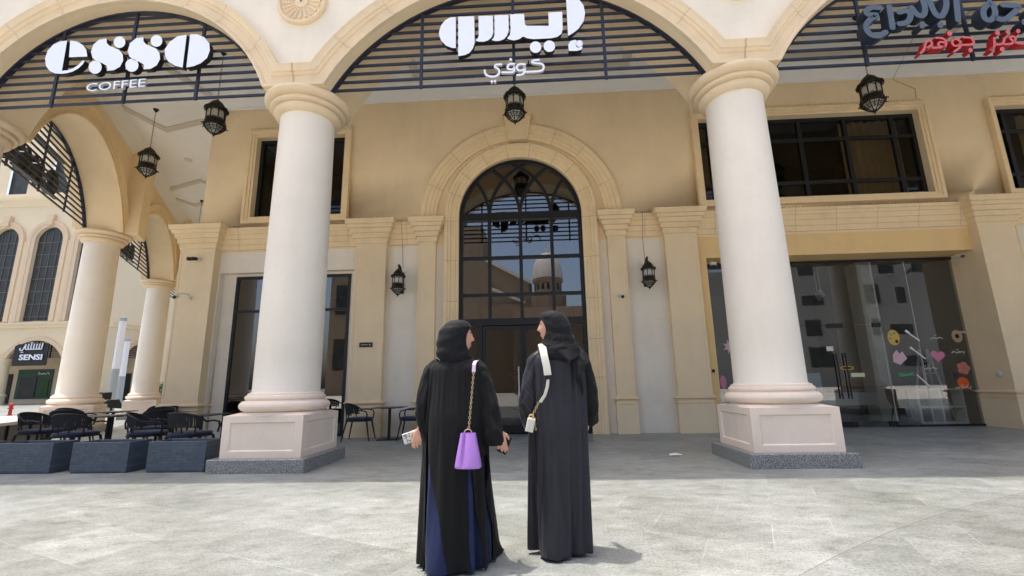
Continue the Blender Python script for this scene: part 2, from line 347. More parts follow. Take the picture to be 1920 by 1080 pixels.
ARABIC=[[(-1.283,7.706),(-1.279,7.067),(-1.339,7.07),(-1.451,7.123),(-1.54,7.228),(-1.582,7.341),(-1.583,7.433),(-1.544,7.559),(-1.473,7.657),(-1.377,7.706)],[(-1.239,7.71),(-0.949,7.7),(-0.942,7.154),(-0.974,7.039),(-1.037,6.953),(-1.116,6.913),(-1.235,6.898)],[(-0.872,7.7),(-0.613,7.692),(-0.611,7.333),(-0.641,7.244),(-0.705,7.184),(-0.784,7.162),(-0.871,7.171),(-0.926,7.193),(-0.887,7.241),(-0.87,7.295)],[(-0.585,7.696),(-0.333,7.688),(-0.335,7.352),(-0.364,7.262),(-0.42,7.193),(-0.499,7.162),(-0.578,7.164),(-0.641,7.189),(-0.601,7.232),(-0.585,7.313)],[(-0.304,7.695),(-0.054,7.692),(-0.044,7.47),(-0.005,7.44),(0.38,7.414),(0.379,7.69),(0.627,7.688),(0.62,7.326),(0.593,7.237),(0.521,7.179),(0.411,7.159),(0.098,7.16),(-0.011,7.185),(-0.081,7.226),(-0.153,7.176),(-0.24,7.155),(-0.326,7.178),(-0.365,7.208),(-0.316,7.268),(-0.299,7.349)],[(0.706,8.04),(0.822,8.004),(0.944,7.911),(1.01,7.795),(1.028,7.628),(0.993,7.465),(0.901,7.326),(0.804,7.242),(0.708,7.185)],[(0.234,6.99),(0.228,6.955),(0.212,6.923),(0.189,6.899),(0.161,6.885),(0.129,6.881),(0.098,6.888),(0.07,6.907),(0.049,6.934),(0.035,6.967),(0.031,7.003),(0.037,7.039),(0.052,7.07),(0.076,7.094),(0.104,7.109),(0.136,7.113),(0.167,7.105),(0.195,7.087),(0.216,7.06),(0.23,7.026)],[(0.475,6.993),(0.468,6.958),(0.453,6.926),(0.43,6.902),(0.401,6.888),(0.37,6.884),(0.339,6.891),(0.312,6.909),(0.29,6.936),(0.277,6.97),(0.273,7.006),(0.279,7.041),(0.294,7.073),(0.318,7.097),(0.346,7.112),(0.378,7.116),(0.409,7.108),(0.437,7.09),(0.458,7.062),(0.471,7.029)],[(0.707,6.914),(0.705,7.014),(0.75,7.083),(0.828,7.101),(0.858,7.082),(0.836,7.033),(0.838,6.97),(0.867,6.942),(0.956,6.959),(0.927,6.894),(0.849,6.877),(0.71,6.884)],[(0.957,7.016),(0.953,6.996),(0.944,6.977),(0.931,6.963),(0.914,6.955),(0.896,6.953),(0.878,6.957),(0.862,6.968),(0.85,6.983),(0.842,7.003),(0.84,7.024),(0.844,7.044),(0.853,7.063),(0.867,7.077),(0.884,7.086),(0.902,7.088),(0.92,7.083),(0.936,7.073),(0.948,7.057),(0.955,7.037)]]
KOFI=[[(0.183,6.741),(0.079,6.737),(0.054,6.699),(0.123,6.678),(0.239,6.662),(0.268,6.608),(0.25,6.539),(0.188,6.516),(-0.043,6.516)],[(-0.063,6.668),(-0.171,6.683),(-0.208,6.627),(-0.197,6.565),(-0.135,6.544),(-0.073,6.558),(-0.063,6.668),(-0.066,6.531),(-0.106,6.464),(-0.199,6.465)],[(-0.248,6.688),(-0.342,6.693),(-0.374,6.637),(-0.351,6.583),(-0.251,6.58),(-0.248,6.688),(-0.247,6.542),(-0.29,6.523),(-0.461,6.533)],[(-0.474,6.692),(-0.575,6.695),(-0.596,6.65),(-0.537,6.612),(-0.504,6.557),(-0.539,6.471),(-0.632,6.451),(-0.725,6.482),(-0.764,6.537),(-0.768,6.59)]]
KOFI_DOTS=[[(-0.286,6.777),(-0.29,6.761),(-0.302,6.752),(-0.317,6.753),(-0.328,6.764),(-0.332,6.779),(-0.328,6.795),(-0.316,6.804),(-0.301,6.803),(-0.29,6.792)],[(-0.622,6.363),(-0.627,6.349),(-0.638,6.341),(-0.651,6.341),(-0.662,6.351),(-0.666,6.365),(-0.662,6.379),(-0.651,6.388),(-0.637,6.387),(-0.626,6.377)],[(-0.568,6.365),(-0.573,6.351),(-0.583,6.343),(-0.597,6.343),(-0.608,6.353),(-0.612,6.367),(-0.607,6.381),(-0.596,6.39),(-0.583,6.389),(-0.572,6.379)]]
BLUE=[[(5.93,7.299),(5.788,7.324),(5.683,7.246),(5.723,7.165),(5.899,7.168),(5.708,7.074),(5.63,6.933),(5.682,6.788),(5.811,6.749),(5.937,6.822)],[(6.084,7.307),(6.065,6.904)],[(6.223,7.191),(6.366,7.223),(6.407,7.119),(6.321,6.979),(6.19,6.969)],[(6.434,7.265),(6.497,7.113),(6.598,7.088),(6.655,7.231),(6.642,7.399)],[(6.744,7.373),(6.786,7.084),(6.893,7.059),(7.002,7.263),(7.012,7.429)],[(7.177,7.417),(7.124,6.98)],[(7.689,7.28),(7.551,7.161),(7.532,6.971),(7.627,6.928),(7.735,7.048),(7.734,7.212),(7.689,7.28)],[(7.699,6.987),(7.848,6.922),(8.047,7.081),(8.159,7.183),(7.885,7.22)],[(8.377,7.168),(8.279,7.065),(8.368,7.005),(8.437,7.109),(8.377,7.168)],[(8.433,7.091),(8.339,6.881),(8.207,6.818)],[(8.633,7.37),(8.554,6.92)]]
BLUE_DOTS=[[(6.591,6.91),(6.581,6.884),(6.563,6.865),(6.542,6.855),(6.52,6.856),(6.502,6.869),(6.493,6.89),(6.493,6.916),(6.502,6.942),(6.52,6.961),(6.542,6.971),(6.564,6.97),(6.581,6.957),(6.591,6.936)],[(6.874,6.902),(6.864,6.877),(6.846,6.857),(6.825,6.847),(6.803,6.848),(6.786,6.861),(6.776,6.882),(6.776,6.908),(6.786,6.934),(6.804,6.953),(6.826,6.964),(6.847,6.962),(6.865,6.949),(6.874,6.928)],[(8.199,6.872),(8.187,6.845),(8.168,6.824),(8.144,6.813),(8.121,6.814),(8.103,6.828),(8.093,6.851),(8.095,6.879),(8.106,6.906),(8.126,6.928),(8.15,6.939),(8.173,6.937),(8.191,6.923),(8.2,6.9)]]
RED=[[(6.467,6.435),(6.536,6.502),(6.581,6.642),(6.661,6.664),(6.682,6.582),(6.59,6.531)],[(6.67,6.52),(6.871,6.52),(6.907,6.622),(6.862,6.697),(6.758,6.703)],[(6.865,6.526),(6.757,6.545),(6.789,6.629),(6.874,6.606)],[(7.128,6.608),(7.06,6.68),(6.983,6.617),(7.007,6.53),(7.098,6.538),(7.128,6.608),(7.106,6.502),(6.987,6.429)],[(7.188,6.685),(7.32,6.676),(7.339,6.541),(7.144,6.544)],[(7.564,6.429),(7.634,6.469),(7.663,6.645)],[(7.643,6.522),(7.774,6.517),(7.819,6.618)],[(7.796,6.516),(7.921,6.513),(8.012,6.623),(7.941,6.667),(7.894,6.622),(7.993,6.509),(8.228,6.512),(8.288,6.641)]]
RED_DOTS=[[(7.031,6.772),(7.021,6.748),(7.002,6.73),(6.98,6.725),(6.961,6.733),(6.949,6.752),(6.949,6.778),(6.959,6.802),(6.978,6.82),(7.0,6.825),(7.019,6.817),(7.031,6.798)],[(7.283,6.438),(7.274,6.417),(7.258,6.402),(7.24,6.398),(7.223,6.405),(7.214,6.421),(7.213,6.442),(7.222,6.463),(7.239,6.477),(7.257,6.482),(7.274,6.475),(7.283,6.459)],[(7.773,6.737),(7.763,6.714),(7.745,6.698),(7.725,6.693),(7.707,6.701),(7.697,6.718),(7.697,6.742),(7.707,6.765),(7.725,6.781),(7.745,6.785),(7.763,6.778),(7.773,6.76)],[(7.935,6.744),(7.925,6.723),(7.909,6.709),(7.89,6.704),(7.874,6.711),(7.865,6.727),(7.865,6.749),(7.874,6.77),(7.891,6.785),(7.909,6.789),(7.926,6.782),(7.935,6.766)],[(8.098,6.746),(8.088,6.725),(8.072,6.711),(8.053,6.706),(8.037,6.713),(8.028,6.729),(8.028,6.751),(8.037,6.772),(8.054,6.787),(8.073,6.791),(8.089,6.784),(8.098,6.768)],[(7.777,6.425),(7.767,6.402),(7.75,6.387),(7.73,6.382),(7.712,6.389),(7.702,6.406),(7.702,6.429),(7.712,6.452),(7.73,6.468),(7.75,6.472),(7.767,6.465),(7.777,6.448)],[(7.626,6.434),(7.618,6.415),(7.603,6.402),(7.586,6.398),(7.571,6.404),(7.563,6.419),(7.563,6.438),(7.571,6.457),(7.586,6.47),(7.603,6.475),(7.618,6.468),(7.626,6.454)]]
# ------------------------------------------------------------------ ground
g = MB(); g.add([(-1600, -1600, 0), (1600, -1600, 0), (1600, 1600, 0), (-1600, 1600, 0)], [(0, 1, 2, 3)])
structure(g.build('ground', 'paving', shadeflat=True))
g = MB(); g.add([(-120, -48, .004), (120, -48, .004), (120, -3.2, .004), (-120, -3.2, .004)], [(0, 1, 2, 3)])  # unseen pale ground behind the camera, added to bounce light into the arcade
M['bounce_ground'] = paint('pale_bounce_ground', (.70, .66, .58), .7, .06, .4, 0)
structure(g.build('bounce_field', 'bounce_ground', shadeflat=True))
g = MB()
IC, IR = (12.16, -9.72), 16.75
ring = [(IC[0] + IR * math.cos(2 * PI * i / 720), IC[1] + IR * math.sin(2 * PI * i / 720), .004) for i in range(720)]
ring = [p for p in ring if p[1] > -3.19]
g.add(ring, [tuple(range(len(ring)))])
structure(g.build('paving_inlay', 'inlay', shadeflat=True))
g = MB()
for k in range(720):
    a0, a1 = 2 * PI * k / 720, 2 * PI * (k + 1) / 720
    if IC[1] + IR * math.sin(a0) < -3.1: continue
    g.add([(IC[0] + r * math.cos(a), IC[1] + r * math.sin(a), .008) for r, a in ((IR, a0), (IR + .006, a0), (IR + .005, a1), (IR, a1))], [(0, 1, 2, 3)])
M['joint'] = plain('joint_grey', (.16, .16, .15), .9)
structure(g.build('paving_joint', 'joint', shadeflat=True))

# ------------------------------------------------------------------ the arcaded building
B = thing('arcaded_building', 'cream and ochre building with tall round columns and grille filled arches', 'building', (0, 12, 0))
B.matrix_world = Matrix.Translation((0, 12, 0))
BI = Matrix.Translation((0, -12, 0))
FRONT = BI @ Matrix.Translation((0, 7.68, 0))
wd = Vector((-.477, .879, 0)).normalized(); wn_ = Vector((wd.y, -wd.x, 0))
C0 = Vector((-10.95, 7.68, 0))
WING = BI @ Matrix(((-wd.x, wn_.x, 0, C0.x), (-wd.y, wn_.y, 0, C0.y), (0, 0, 1, 0), (0, 0, 0, 1)))
def mb(frame=BI): return MB(frame)
ZS, ZT, YF, YB = 6.43, 12.4, -.56, .55
class Bay:
    def __init__(s, xa, xb, a, h=1.98):
        s.xa, s.xb, s.c, s.a, s.h = xa, xb, (xa + xb) / 2, a, h
        s.R = (a * a + h * h) / (2 * h); s.zc = ZS + h - s.R; s.t0 = math.asin((ZS - s.zc) / s.R)
    def half(s, z): return math.sqrt(max(0, s.R ** 2 - (z - s.zc) ** 2))
    def pts(s, w=0, n=40):
        R = s.R + w; t0 = math.asin((ZS + w - s.zc) / R)
        L = [(s.c - R * math.cos(t), s.zc + R * math.sin(t)) for t in [t0 + (PI - 2 * t0) * i / n for i in range(n + 1)]]
        return [(s.xa, ZS + w)] + L + [(s.xb, ZS + w)]
FB = [Bay(-10.95, -4.165, 2.85), Bay(-4.165, 3.655, 3.345), Bay(3.655, 11.475, 3.345), Bay(11.475, 19.295, 3.345)]
WB = [Bay(-7.45, 0, 3.16), Bay(-15.3, -7.45, 3.36), Bay(-23.1, -15.3, 3.34)]
for frame, bays in ((FRONT, FB), (WING, WB)):
    w = mb(frame)
    for b in bays:
        p = b.pts()
        for y, fl in ((YF, 0), (YB, 1)):
            for i in range(len(p) - 1):
                (x0, z0), (x1, z1) = p[i], p[i + 1]
                q = [(x0, y, z0), (x1, y, z1), (x1, y, ZT), (x0, y, ZT)]
                w.add(q, [(0, 1, 2, 3) if not fl else (3, 2, 1, 0)], 0 if not fl else 2)
        for i in range(len(p) - 1):
            (x0, z0), (x1, z1) = p[i], p[i + 1]
            w.add([(x0, YF, z0), (x0, YB, z0), (x1, YB, z1), (x1, YF, z1)], [(0, 1, 2, 3)], 1)
    xa, xb = min(b.xa for b in bays), max(b.xb for b in bays)
    for x in (xa, xb): w.add([(x, YF, ZS), (x, YB, ZS), (x, YB, ZT), (x, YF, ZT)], [(0, 1, 2, 3)])
    # crowning cornice, out of the picture above, that throws the long shadow on the plaza
    pr = [(YF, 11.7), (YF - .12, 11.75), (YF - .14, 11.95), (YF - .34, 12.15), (YF - .40, 12.40), (YF, 12.42)]
    w.loft([[(xa - (.4 if frame is FRONT else 0), y, z) for y, z in pr], [(xb, y, z) for y, z in pr]])
    w.build('arcade_wall', ['facade', 'wall', 'wall'], B)
    for y_s, face in ((-1, YF), (1, YB)):
        if frame is FRONT and y_s > 0: continue
        for b in bays:
            a_ = mb(frame)
            prof = [(0, 0), (0, .09), (.035, .10), (.06, .075), (.075, .05), (.20, .055), (.215, .085), (.26, .095), (.27, .12), (.36, .13), (.385, .15), (.40, .15), (.40, 0)]
            rows = []
            for wv, pv in prof: rows.append([(x, face + y_s * pv, z) for x, z in b.pts(wv)])
            a_.loft(rows, closed=False, cap=False)
            n = 9
            for k in range(1, n):      # dirty hairline joints between the cast blocks
                t = b.t0 + (PI - 2 * b.t0) * (k + random.uniform(-.12, .12)) / n
                pts = [(b.c - (b.R + wv) * math.cos(t + .004 * math.sin(wv * 9 + k)), face + y_s * (pv + .002), b.zc + (b.R + wv) * math.sin(t)) for wv, pv in prof[1:-1]]
                dx, dz = math.sin(t) * .0026, math.cos(t) * .0026
                a_.loft([[(x - dx, y, z - dz) for x, y, z in pts], [(x + dx, y, z + dz) for x, y, z in pts]], closed=False, cap=False, m=1)
            for x, sg in ((b.xa, 1), (b.xb, -1)):
                pts = [(x + sg * .006, face + y_s * (pv + .002), ZS + wv) for wv, pv in prof[1:-1]]
                a_.loft([pts, [(p[0] + sg * .006, p[1], p[2]) for p in pts]], closed=False, cap=False, m=1)
            a_.build('archivolt', ['stone' if y_s < 0 else 'cornice', 'stone_dark'], B)
    for i, b in enumerate(bays):
        l = mb(frame); y0 = -.37
        z = ZS + .02
        while z < ZS + b.h - .1:
            h = b.half(z + .03) - .02
            l.box(b.c - h, b.c + h, y0, y0 + .03, z, z + .046); z += .163
        vx = {0: (-8.94, -7.53, -6.14), 1: (-1.94, -.26, 1.36), 2: (5.80, 7.53, 9.2), 3: (13.8, 15.4, 17.0)}[i] if frame is FRONT else (b.c - 1.6, b.c, b.c + 1.6)
        for x in vx:
            zt = b.zc + math.sqrt(b.R ** 2 - (x - b.c) ** 2)
            l.box(x - .026, x + .026, y0 - .012, y0 + .025, ZS + .004, zt - .03)
        arc = b.pts()[1:-1]; arc2 = [(b.c + (x - b.c) * (1 - .035 / b.R), b.zc + (z - b.zc) * (1 - .035 / b.R)) for x, z in arc]
        l.loft([[(x, y0 - .02, z) for x, z in arc], [(x, y0 - .02, z) for x, z in arc2], [(x, y0 + .07, z) for x, z in arc2], [(x, y0 + .07, z) for x, z in arc]], closed=False, cap=False)
        l.build('lattice_grille', 'lattice', B)

# columns: shaft with capital, base, pedestal and granite plinth
def panel_box(m_, x0, x1, y0, y1, z0, z1, ins=.12, dep=.022):
    m_.box(x0 + dep, x1 - dep, y0 + dep, y1 - dep, z0, z1 - .002)
    zi0, zi1 = z0 + ins * .8, z1 - ins * .8
    for s in range(4):
        if s == 0: P = lambda u, d, z: (x0 + u, y0 + d, z); Wd = x1 - x0
        elif s == 1: P = lambda u, d, z: (x1 - d, y0 + u, z); Wd = y1 - y0
        elif s == 2: P = lambda u, d, z: (x1 - u, y1 - d, z); Wd = x1 - x0
        else: P = lambda u, d, z: (x0 + d, y1 - u, z); Wd = y1 - y0
        o = [(0, z0), (Wd, z0), (Wd, z1), (0, z1)]; i1 = [(ins, zi0), (Wd - ins, zi0), (Wd - ins, zi1), (ins, zi1)]
        i2 = [(ins + .018, zi0 + .018), (Wd - ins - .018, zi0 + .018), (Wd - ins - .018, zi1 - .018), (ins + .018, zi1 - .018)]
        vs = [P(u, 0, z) for u, z in o] + [P(u, 0, z) for u, z in i1] + [P(u, dep * .9, z) for u, z in i2]
        fs = []
        for k in range(4):
            n = (k + 1) % 4; fs += [(k, n, 4 + n, 4 + k), (4 + k, 4 + n, 8 + n, 8 + k)]
        fs.append((8, 9, 10, 11)); m_.add(vs, fs)
    m_.add([(x0, y0, z1), (x1, y0, z1), (x1, y1, z1), (x0, y1, z1)], [(0, 1, 2, 3)])
col_proto = None
def column(frame, x):
    global col_proto
    M4 = Matrix.Translation((0, 12, 0)) @ frame
    wpos = M4 @ Vector((x, 0, 0)); rz = math.atan2(frame[1][0], frame[0][0])
    if col_proto is None:
        s = MB(); s.lathe([(.535, 1.14)] + [(.515 - .045 * (t / 10) ** 1.3, 1.17 + 4.9 * t / 10) for t in range(11)], seg=48, cap=False)
        sh = s.build('column', 'shaft', B, 50)
        c = MB(); c.lathe([(.465, 6.05), (.50, 6.055), (.53, 6.068), (.562, 6.092), (.582, 6.125), (.586, 6.155), (.578, 6.172), (.558, 6.177), (.558, 6.193), (.628, 6.198), (.648, 6.212), (.655, 6.237), (.645, 6.262), (.618, 6.267), (.618, 6.288), (.69, 6.297), (.733, 6.325), (.752, 6.358), (.752, 6.392), (.735, 6.422), (.70, 6.436)], seg=56)
        c.build('capital', 'stone', sh, 32)
        b_ = MB(); b_.lathe([(.64, .808), (.625, .84), (.60, .86), (.60, .868), (.64, .875), (.675, .91), (.685, .945), (.675, .98), (.64, 1.015), (.60, 1.025), (.592, 1.03), (.592, 1.045), (.605, 1.05), (.61, 1.07), (.60, 1.10), (.575, 1.11), (.57, 1.135), (.535, 1.15)], seg=56)
        q = .615
        b_.loft([[(.625 * math.cos(2 * PI * k / 56), .625 * math.sin(2 * PI * k / 56), .852) for k in range(56)], [(max(-q, min(q, .87 * math.cos(2 * PI * k / 56))), max(-q, min(q, .87 * math.sin(2 * PI * k / 56))), .812) for k in range(56)]], cap=False)
        b_.build('base', 'ped', sh, 25)
        p = MB(); panel_box(p, -.625, .625, -.625, .625, .20, .812)
        p.build('pedestal', 'ped', sh, 30)
        g_ = MB(); g_.bbox(-.744, .744, -.744, .744, 0, .20, .014)
        g_.build('plinth', 'granite', sh, 20)
        col_proto = sh; o = sh
    else: o = copy_tree(col_proto, B)
    o.location = wpos - Vector((0, 12, 0)); o.rotation_euler = (0, 0, rz)
for x in (-10.95, -4.165, 3.655, 11.475, 19.295): column(FRONT, x)
for x in (-7.45, -15.3, -23.1): column(WING, x)
# piers over the columns on the inner side
for frame, xs in ((FRONT, (-4.165, 3.655, 11.475)), (WING, (-7.45, -15.3))):
    for x in xs:
        p = mb(frame); p.box(x - .46, x + .46, YB, YB + (.46 if frame is WING else .30), ZS, 9.6); p.build('pier', 'wall', B)
# plaster medallions over the columns
for x in (-4.165, 3.655, 11.475):
    m_ = mb(FRONT); cx, cz = x + .03, 8.17
    def disc(r, y): return [(cx + r * math.cos(2 * PI * k / 48), YF - y, cz + r * math.sin(2 * PI * k / 48)) for k in range(48)]
    m_.loft([disc(.46, 0), disc(.46, .06), disc(.445, .085), disc(.40, .085), disc(.385, .05), disc(.13, .045), disc(.12, .075), disc(.02, .085)], cap=False)
    for k in range(20):
        t = 2 * PI * k / 20
        m_.tube([(cx + .15 * math.cos(t), YF - .050, cz + .15 * math.sin(t)), (cx + .36 * math.cos(t), YF - .056, cz + .36 * math.sin(t))], [.012, .030], 6)
    m_.build('medallion', 'stone', B, 30)

# main wall behind the arcade, with its openings
YW = 11.86
def wall_cells(m_, x0, x1, z0, z1, holes, y, mi=0, rev=None, rmi=0, backs=False):
    xs = sorted({x0, x1} | {h[0] for h in holes} | {h[1] for h in holes}); zs = sorted({z0, z1} | {h[2] for h in holes} | {h[3] for h in holes})
    xs = [x for x in xs if x0 <= x <= x1]; zs = [z for z in zs if z0 <= z <= z1]
    for i in range(len(xs) - 1):
        for j in range(len(zs) - 1):
            cx, cz = (xs[i] + xs[i + 1]) / 2, (zs[j] + zs[j + 1]) / 2
            if any(h[0] < cx < h[1] and h[2] < cz < h[3] for h in holes): continue
            m_.add([(xs[i], y, zs[j]), (xs[i + 1], y, zs[j]), (xs[i + 1], y, zs[j + 1]), (xs[i], y, zs[j + 1])], [(0, 1, 2, 3)], mi)
    if rev:
        for h in holes:
            a, b, c, d = h[:4]; y2 = y + rev
            if c > z0: m_.add([(a, y, c), (b, y, c), (b, y2, c), (a, y2, c)], [(0, 1, 2, 3)], rmi)
            m_.add([(a, y, d), (a, y2, d), (b, y2, d), (b, y, d)], [(0, 1, 2, 3)], rmi)
            m_.add([(a, y, c), (a, y2, c), (a, y2, d), (a, y, d)], [(0, 1, 2, 3)], rmi); m_.add([(b, y, c), (b, y, d), (b, y2, d), (b, y2, c)], [(0, 1, 2, 3)], rmi)
DX, DR, DZ = -.35, 1.66, 5.70
UW = [(-7.87, -5.29, 5.9, 8.32), (4.60, 10.42, 5.9, 8.26), (12.38, 18.2, 5.9, 8.26)]
w = mb()
wall_cells(w, -9.29, 20, 4.90, 9.6, UW + [(DX - DR, DX + DR, 4.90, DZ + DR)], YW)
for h in UW: wall_cells(w, h[0], h[1], h[2], h[3], [h], YW, rev=.17)
arc = [(DX - DR * math.cos(PI * i / 48), DZ + DR * math.sin(PI * i / 48)) for i in range(49)]
for i in range(48):
    (xa, za), (xb, zb) = arc[i], arc[i + 1]
    w.add([(xa, YW, za), (xb, YW, zb), (xb, YW, DZ + DR), (xa, YW, DZ + DR)], [(0, 1, 2, 3)])
    w.add([(xa, YW - .05, za), (xa, YW + .2, za), (xb, YW + .2, zb), (xb, YW - .05, zb)], [(0, 1, 2, 3)])
for x, s in ((DX - DR, 1), (DX + DR, -1)):
    w.add([(x, YW - .05, 0), (x, YW + .2, 0), (x, YW + .2, DZ), (x, YW - .05, DZ)], [(0, 1, 2, 3)])
# the end wall running back along the wing
e0 = Vector((-9.29, YW, 0)); e1 = e0 + wd * 24
w.add([(e0.x, e0.y, 0), (e1.x, e1.y, 0), (e1.x, e1.y, 9.6), (e0.x, e0.y, 9.6)], [(0, 1, 2, 3)])
w.build('upper_wall', 'wall', B)
w = mb()
wall_cells(w, -9.29, 4.20, 0, 4.90, [(-8.56, -4.80, 0, 4.32), (DX - DR, DX + DR, 0, 4.90)], YW)
wall_cells(w, -8.56, -4.80, 0, 4.32, [(-8.56, -4.80, 0, 4.32)], YW, rev=.19)
wall_cells(w, -8.56, -4.80, 0, 4.32, [(-8.20, -4.98, 0, 4.25)], YW + .19, rev=.1)
w.build('lower_wall', 'white', B)
w = mb(); wall_cells(w, 12.0, 20, 0, 4.90, [], YW); w.build('lower_wall', 'white', B)
w = mb()
SH = (4.45, 11.16, 0, 4.33)
wall_cells(w, 4.20, 12.0, 0, 4.90, [SH], YW); wall_cells(w, *SH, [SH], YW, rev=.70)
w.build('shop_surround', 'yellow', B)

# entablature strip with dirty joints
def entab(x0, x1):
    c = mb()
    pr = [(YW, 4.955), (YW - .05, 4.955), (YW - .055, 5.09), (YW - .085, 5.10), (YW - .09, 5.235), (YW - .12, 5.25), (YW - .125, 5.37), (YW - .155, 5.385), (YW - .175, 5.46), (YW - .20, 5.47), (YW - .205, 5.545), (YW, 5.55)]
    c.loft([[(x0, y, z) for y, z in pr], [(x1, y, z) for y, z in pr]])
    x = x0 + .55
    while x < x1 - .2:
        pts = [(x + random.uniform(-.012, .012), y - .002, z) for y, z in pr[1:-1]]
        c.loft([[(p[0] - .003, p[1], p[2]) for p in pts], [(p[0] + .003, p[1], p[2]) for p in pts]], closed=False, cap=False, m=1)
        x += 1.02
    c.build('entablature', ['cornice', 'stone_dark'], B)
entab(-8.62, -4.72); entab(-3.95, -3.05); entab(2.38, 3.40); entab(4.18, 11.06); entab(11.98, 20)
def pilaster(x0, x1, yf, back=YW):
    def ring(e, z, ey=None):
        return [(x0 - e, back + .001, z), (x0 - e, yf - e, z), (x1 + e, yf - e, z), (x1 + e, back + .001, z)]
    s = mb(); s.loft([ring(0, .86), ring(0, 4.97)])
    # raised stile frame round a shallow panel
    e = .055; d = .010
    for a, b, c, dd in ((x0, x0 + e, .95, 4.93), (x1 - e, x1, .95, 4.93)): s.box(a + .001, b - .001, yf - d, yf + .01, c, dd)
    s.box(x0 + e - .001, x1 - e + .001, yf - d + .001, yf + .01, .95, 1.03); s.box(x0 + e - .001, x1 - e + .001, yf - d + .001, yf + .01, 4.85, 4.93)
    sh = s.build('pilaster', 'wall', B)
    c = mb()
    c.loft([ring(e, z) for z, e in ((4.96, .015), (4.975, .03), (5.10, .035), (5.115, .075), (5.235, .085), (5.25, .125), (5.36, .14), (5.375, .18), (5.455, .20), (5.47, .235), (5.56, .245), (5.575, .255), (5.60, .255))])
    o = c.build('capital', 'cornice', sh)
    b_ = mb()
    b_.loft([ring(e, z) for z, e in ((0, .03), (.695, .025), (.70, .045), (.715, .045), (.72, .015), (.80, .015), (.805, .06), (.815, .075), (.845, .075), (.86, .05), (.875, .0))])
    b_.build('base', 'wall', sh)
PIL = [(-9.57, -8.60, 11.62, 12.05), (-4.75, -3.92, 11.68, YW), (-3.06, -2.60, 11.70, YW), (1.92, 2.38, 11.70, YW), (3.38, 4.20, 11.68, YW), (11.05, 12.0, 11.62, 12.6)]
for p in PIL: pilaster(*p)
# bird spikes along the ledges
def spikes(pts, h=.075):
    s = mb()
    for p in pts:
        for _ in range(3):
            dx, dy = random.uniform(-.05, .05), random.uniform(-.06, .02)
            x, y, z = p
            s.add([(x - .003, y, z), (x + .003, y, z), (x, y + .006, z), (x + dx, y + dy, z + h * random.uniform(.7, 1.1))], [(0, 1, 3), (1, 2, 3), (2, 0, 3)])
    s.build('bird_spikes', 'frame', B, shadeflat=True)
for x0, x1, yf, bk in PIL:
    n = int((x1 - x0 + .5) / .05)
    spikes([(x0 - .22 + (x1 - x0 + .44) * i / n, yf - .17, 5.60) for i in range(n + 1)])
spikes([(-8.3 + i * .055, YW - .17, 5.55) for i in range(64)]); spikes([(4.6 + i * .06, YW - .17, 5.55) for i in range(104)])
spikes([(-3.75 + i * .05, YW - .17, 5.55) for i in range(11)]); spikes([(2.68 + i * .05, YW - .17, 5.55) for i in range(9)])

# door surround: fluted architrave, outer band, keystone
def band(prof, cz, leg, name, mats, n=48, joints=8):
    b_ = mb(); rows = []
    for r, y in prof:
        L = [(DX - r * math.cos(PI * i / n), cz + r * math.sin(PI * i / n)) for i in range(n + 1)]
        if leg is not None: L = [(DX - r, leg)] + L + [(DX + r, leg)]
        rows.append([(x, YW - y, z) for x, z in L])
    b_.loft(rows, closed=False, cap=False)
    for k in range(1, joints):
        t = PI * (k + random.uniform(-.1, .1)) / joints
        if name == 'outer_arch_band' and abs(t - PI / 2) < .3: continue
        pts = [(DX - r * math.cos(t), YW - y - .002, cz + r * math.sin(t)) for r, y in prof[1:-1]]
        dx, dz = math.sin(t) * .0035, math.cos(t) * .0035
        b_.loft([[(x - dx, y, z - dz) for x, y, z in pts], [(x + dx, y, z + dz) for x, y, z in pts]], closed=False, cap=False, m=1)
    if leg is not None:
        for zz in (1.35, 2.3, 3.35, 4.45, 5.55):
            for sg in (-1, 1):
                pts = [(DX + sg * r, YW - y - .002, zz + random.uniform(-.006, .006)) for r, y in prof[1:-1]]
                b_.loft([[(x, y, z - .003) for x, y, z in pts], [(x, y, z + .003) for x, y, z in pts]], closed=False, cap=False, m=1)
    return b_.build(name, mats, B, 20)
band([(1.655, 0), (1.655, .06), (1.72, .07), (1.735, .09), (1.79, .095), (1.80, .075), (1.86, .08), (1.875, .115), (1.93, .12), (1.945, .145), (2.02, .15), (2.04, .14), (2.045, 0)], DZ, 0, 'door_architrave', ['cornice', 'stone_dark'], joints=9)
band([(2.27, 0), (2.27, .07), (2.36, .075), (2.37, .10), (2.44, .105), (2.455, .135), (2.56, .14), (2.575, .17), (2.68, .175), (2.70, .165), (2.705, 0)], DZ - .1, None, 'outer_arch_band', ['cornice', 'stone_dark'], joints=8)
spikes([(DX - 2.70 * math.cos(t), YW - .14, DZ - .1 + 2.70 * math.sin(t)) for t in [.45 + (PI - .9) * i / 110 for i in range(111)] if abs(t - PI / 2) > .2], .05)
spikes([(DX - 2.045 * math.cos(t), YW - .12, DZ + 2.045 * math.sin(t)) for t in [.35 + (PI - .7) * i / 90 for i in range(91)]], .05)
k = mb()
def kr(w0, w1, z0, z1, y): return [(DX - w0, YW - y, z0), (DX + w0, YW - y, z0), (DX + w1, YW - y, z1), (DX - w1, YW - y, z1)]
k.loft([kr(.25, .385, 7.80, 8.52, 0), kr(.25, .385, 7.80, 8.52, .24), kr(.20, .33, 7.86, 8.48, .25), kr(.185, .315, 7.875, 8.465, .235)])
k.box(DX - .42, DX + .42, YW - .28, YW, 8.52, 8.60)
k.build('keystone', 'cornice', B, 25)

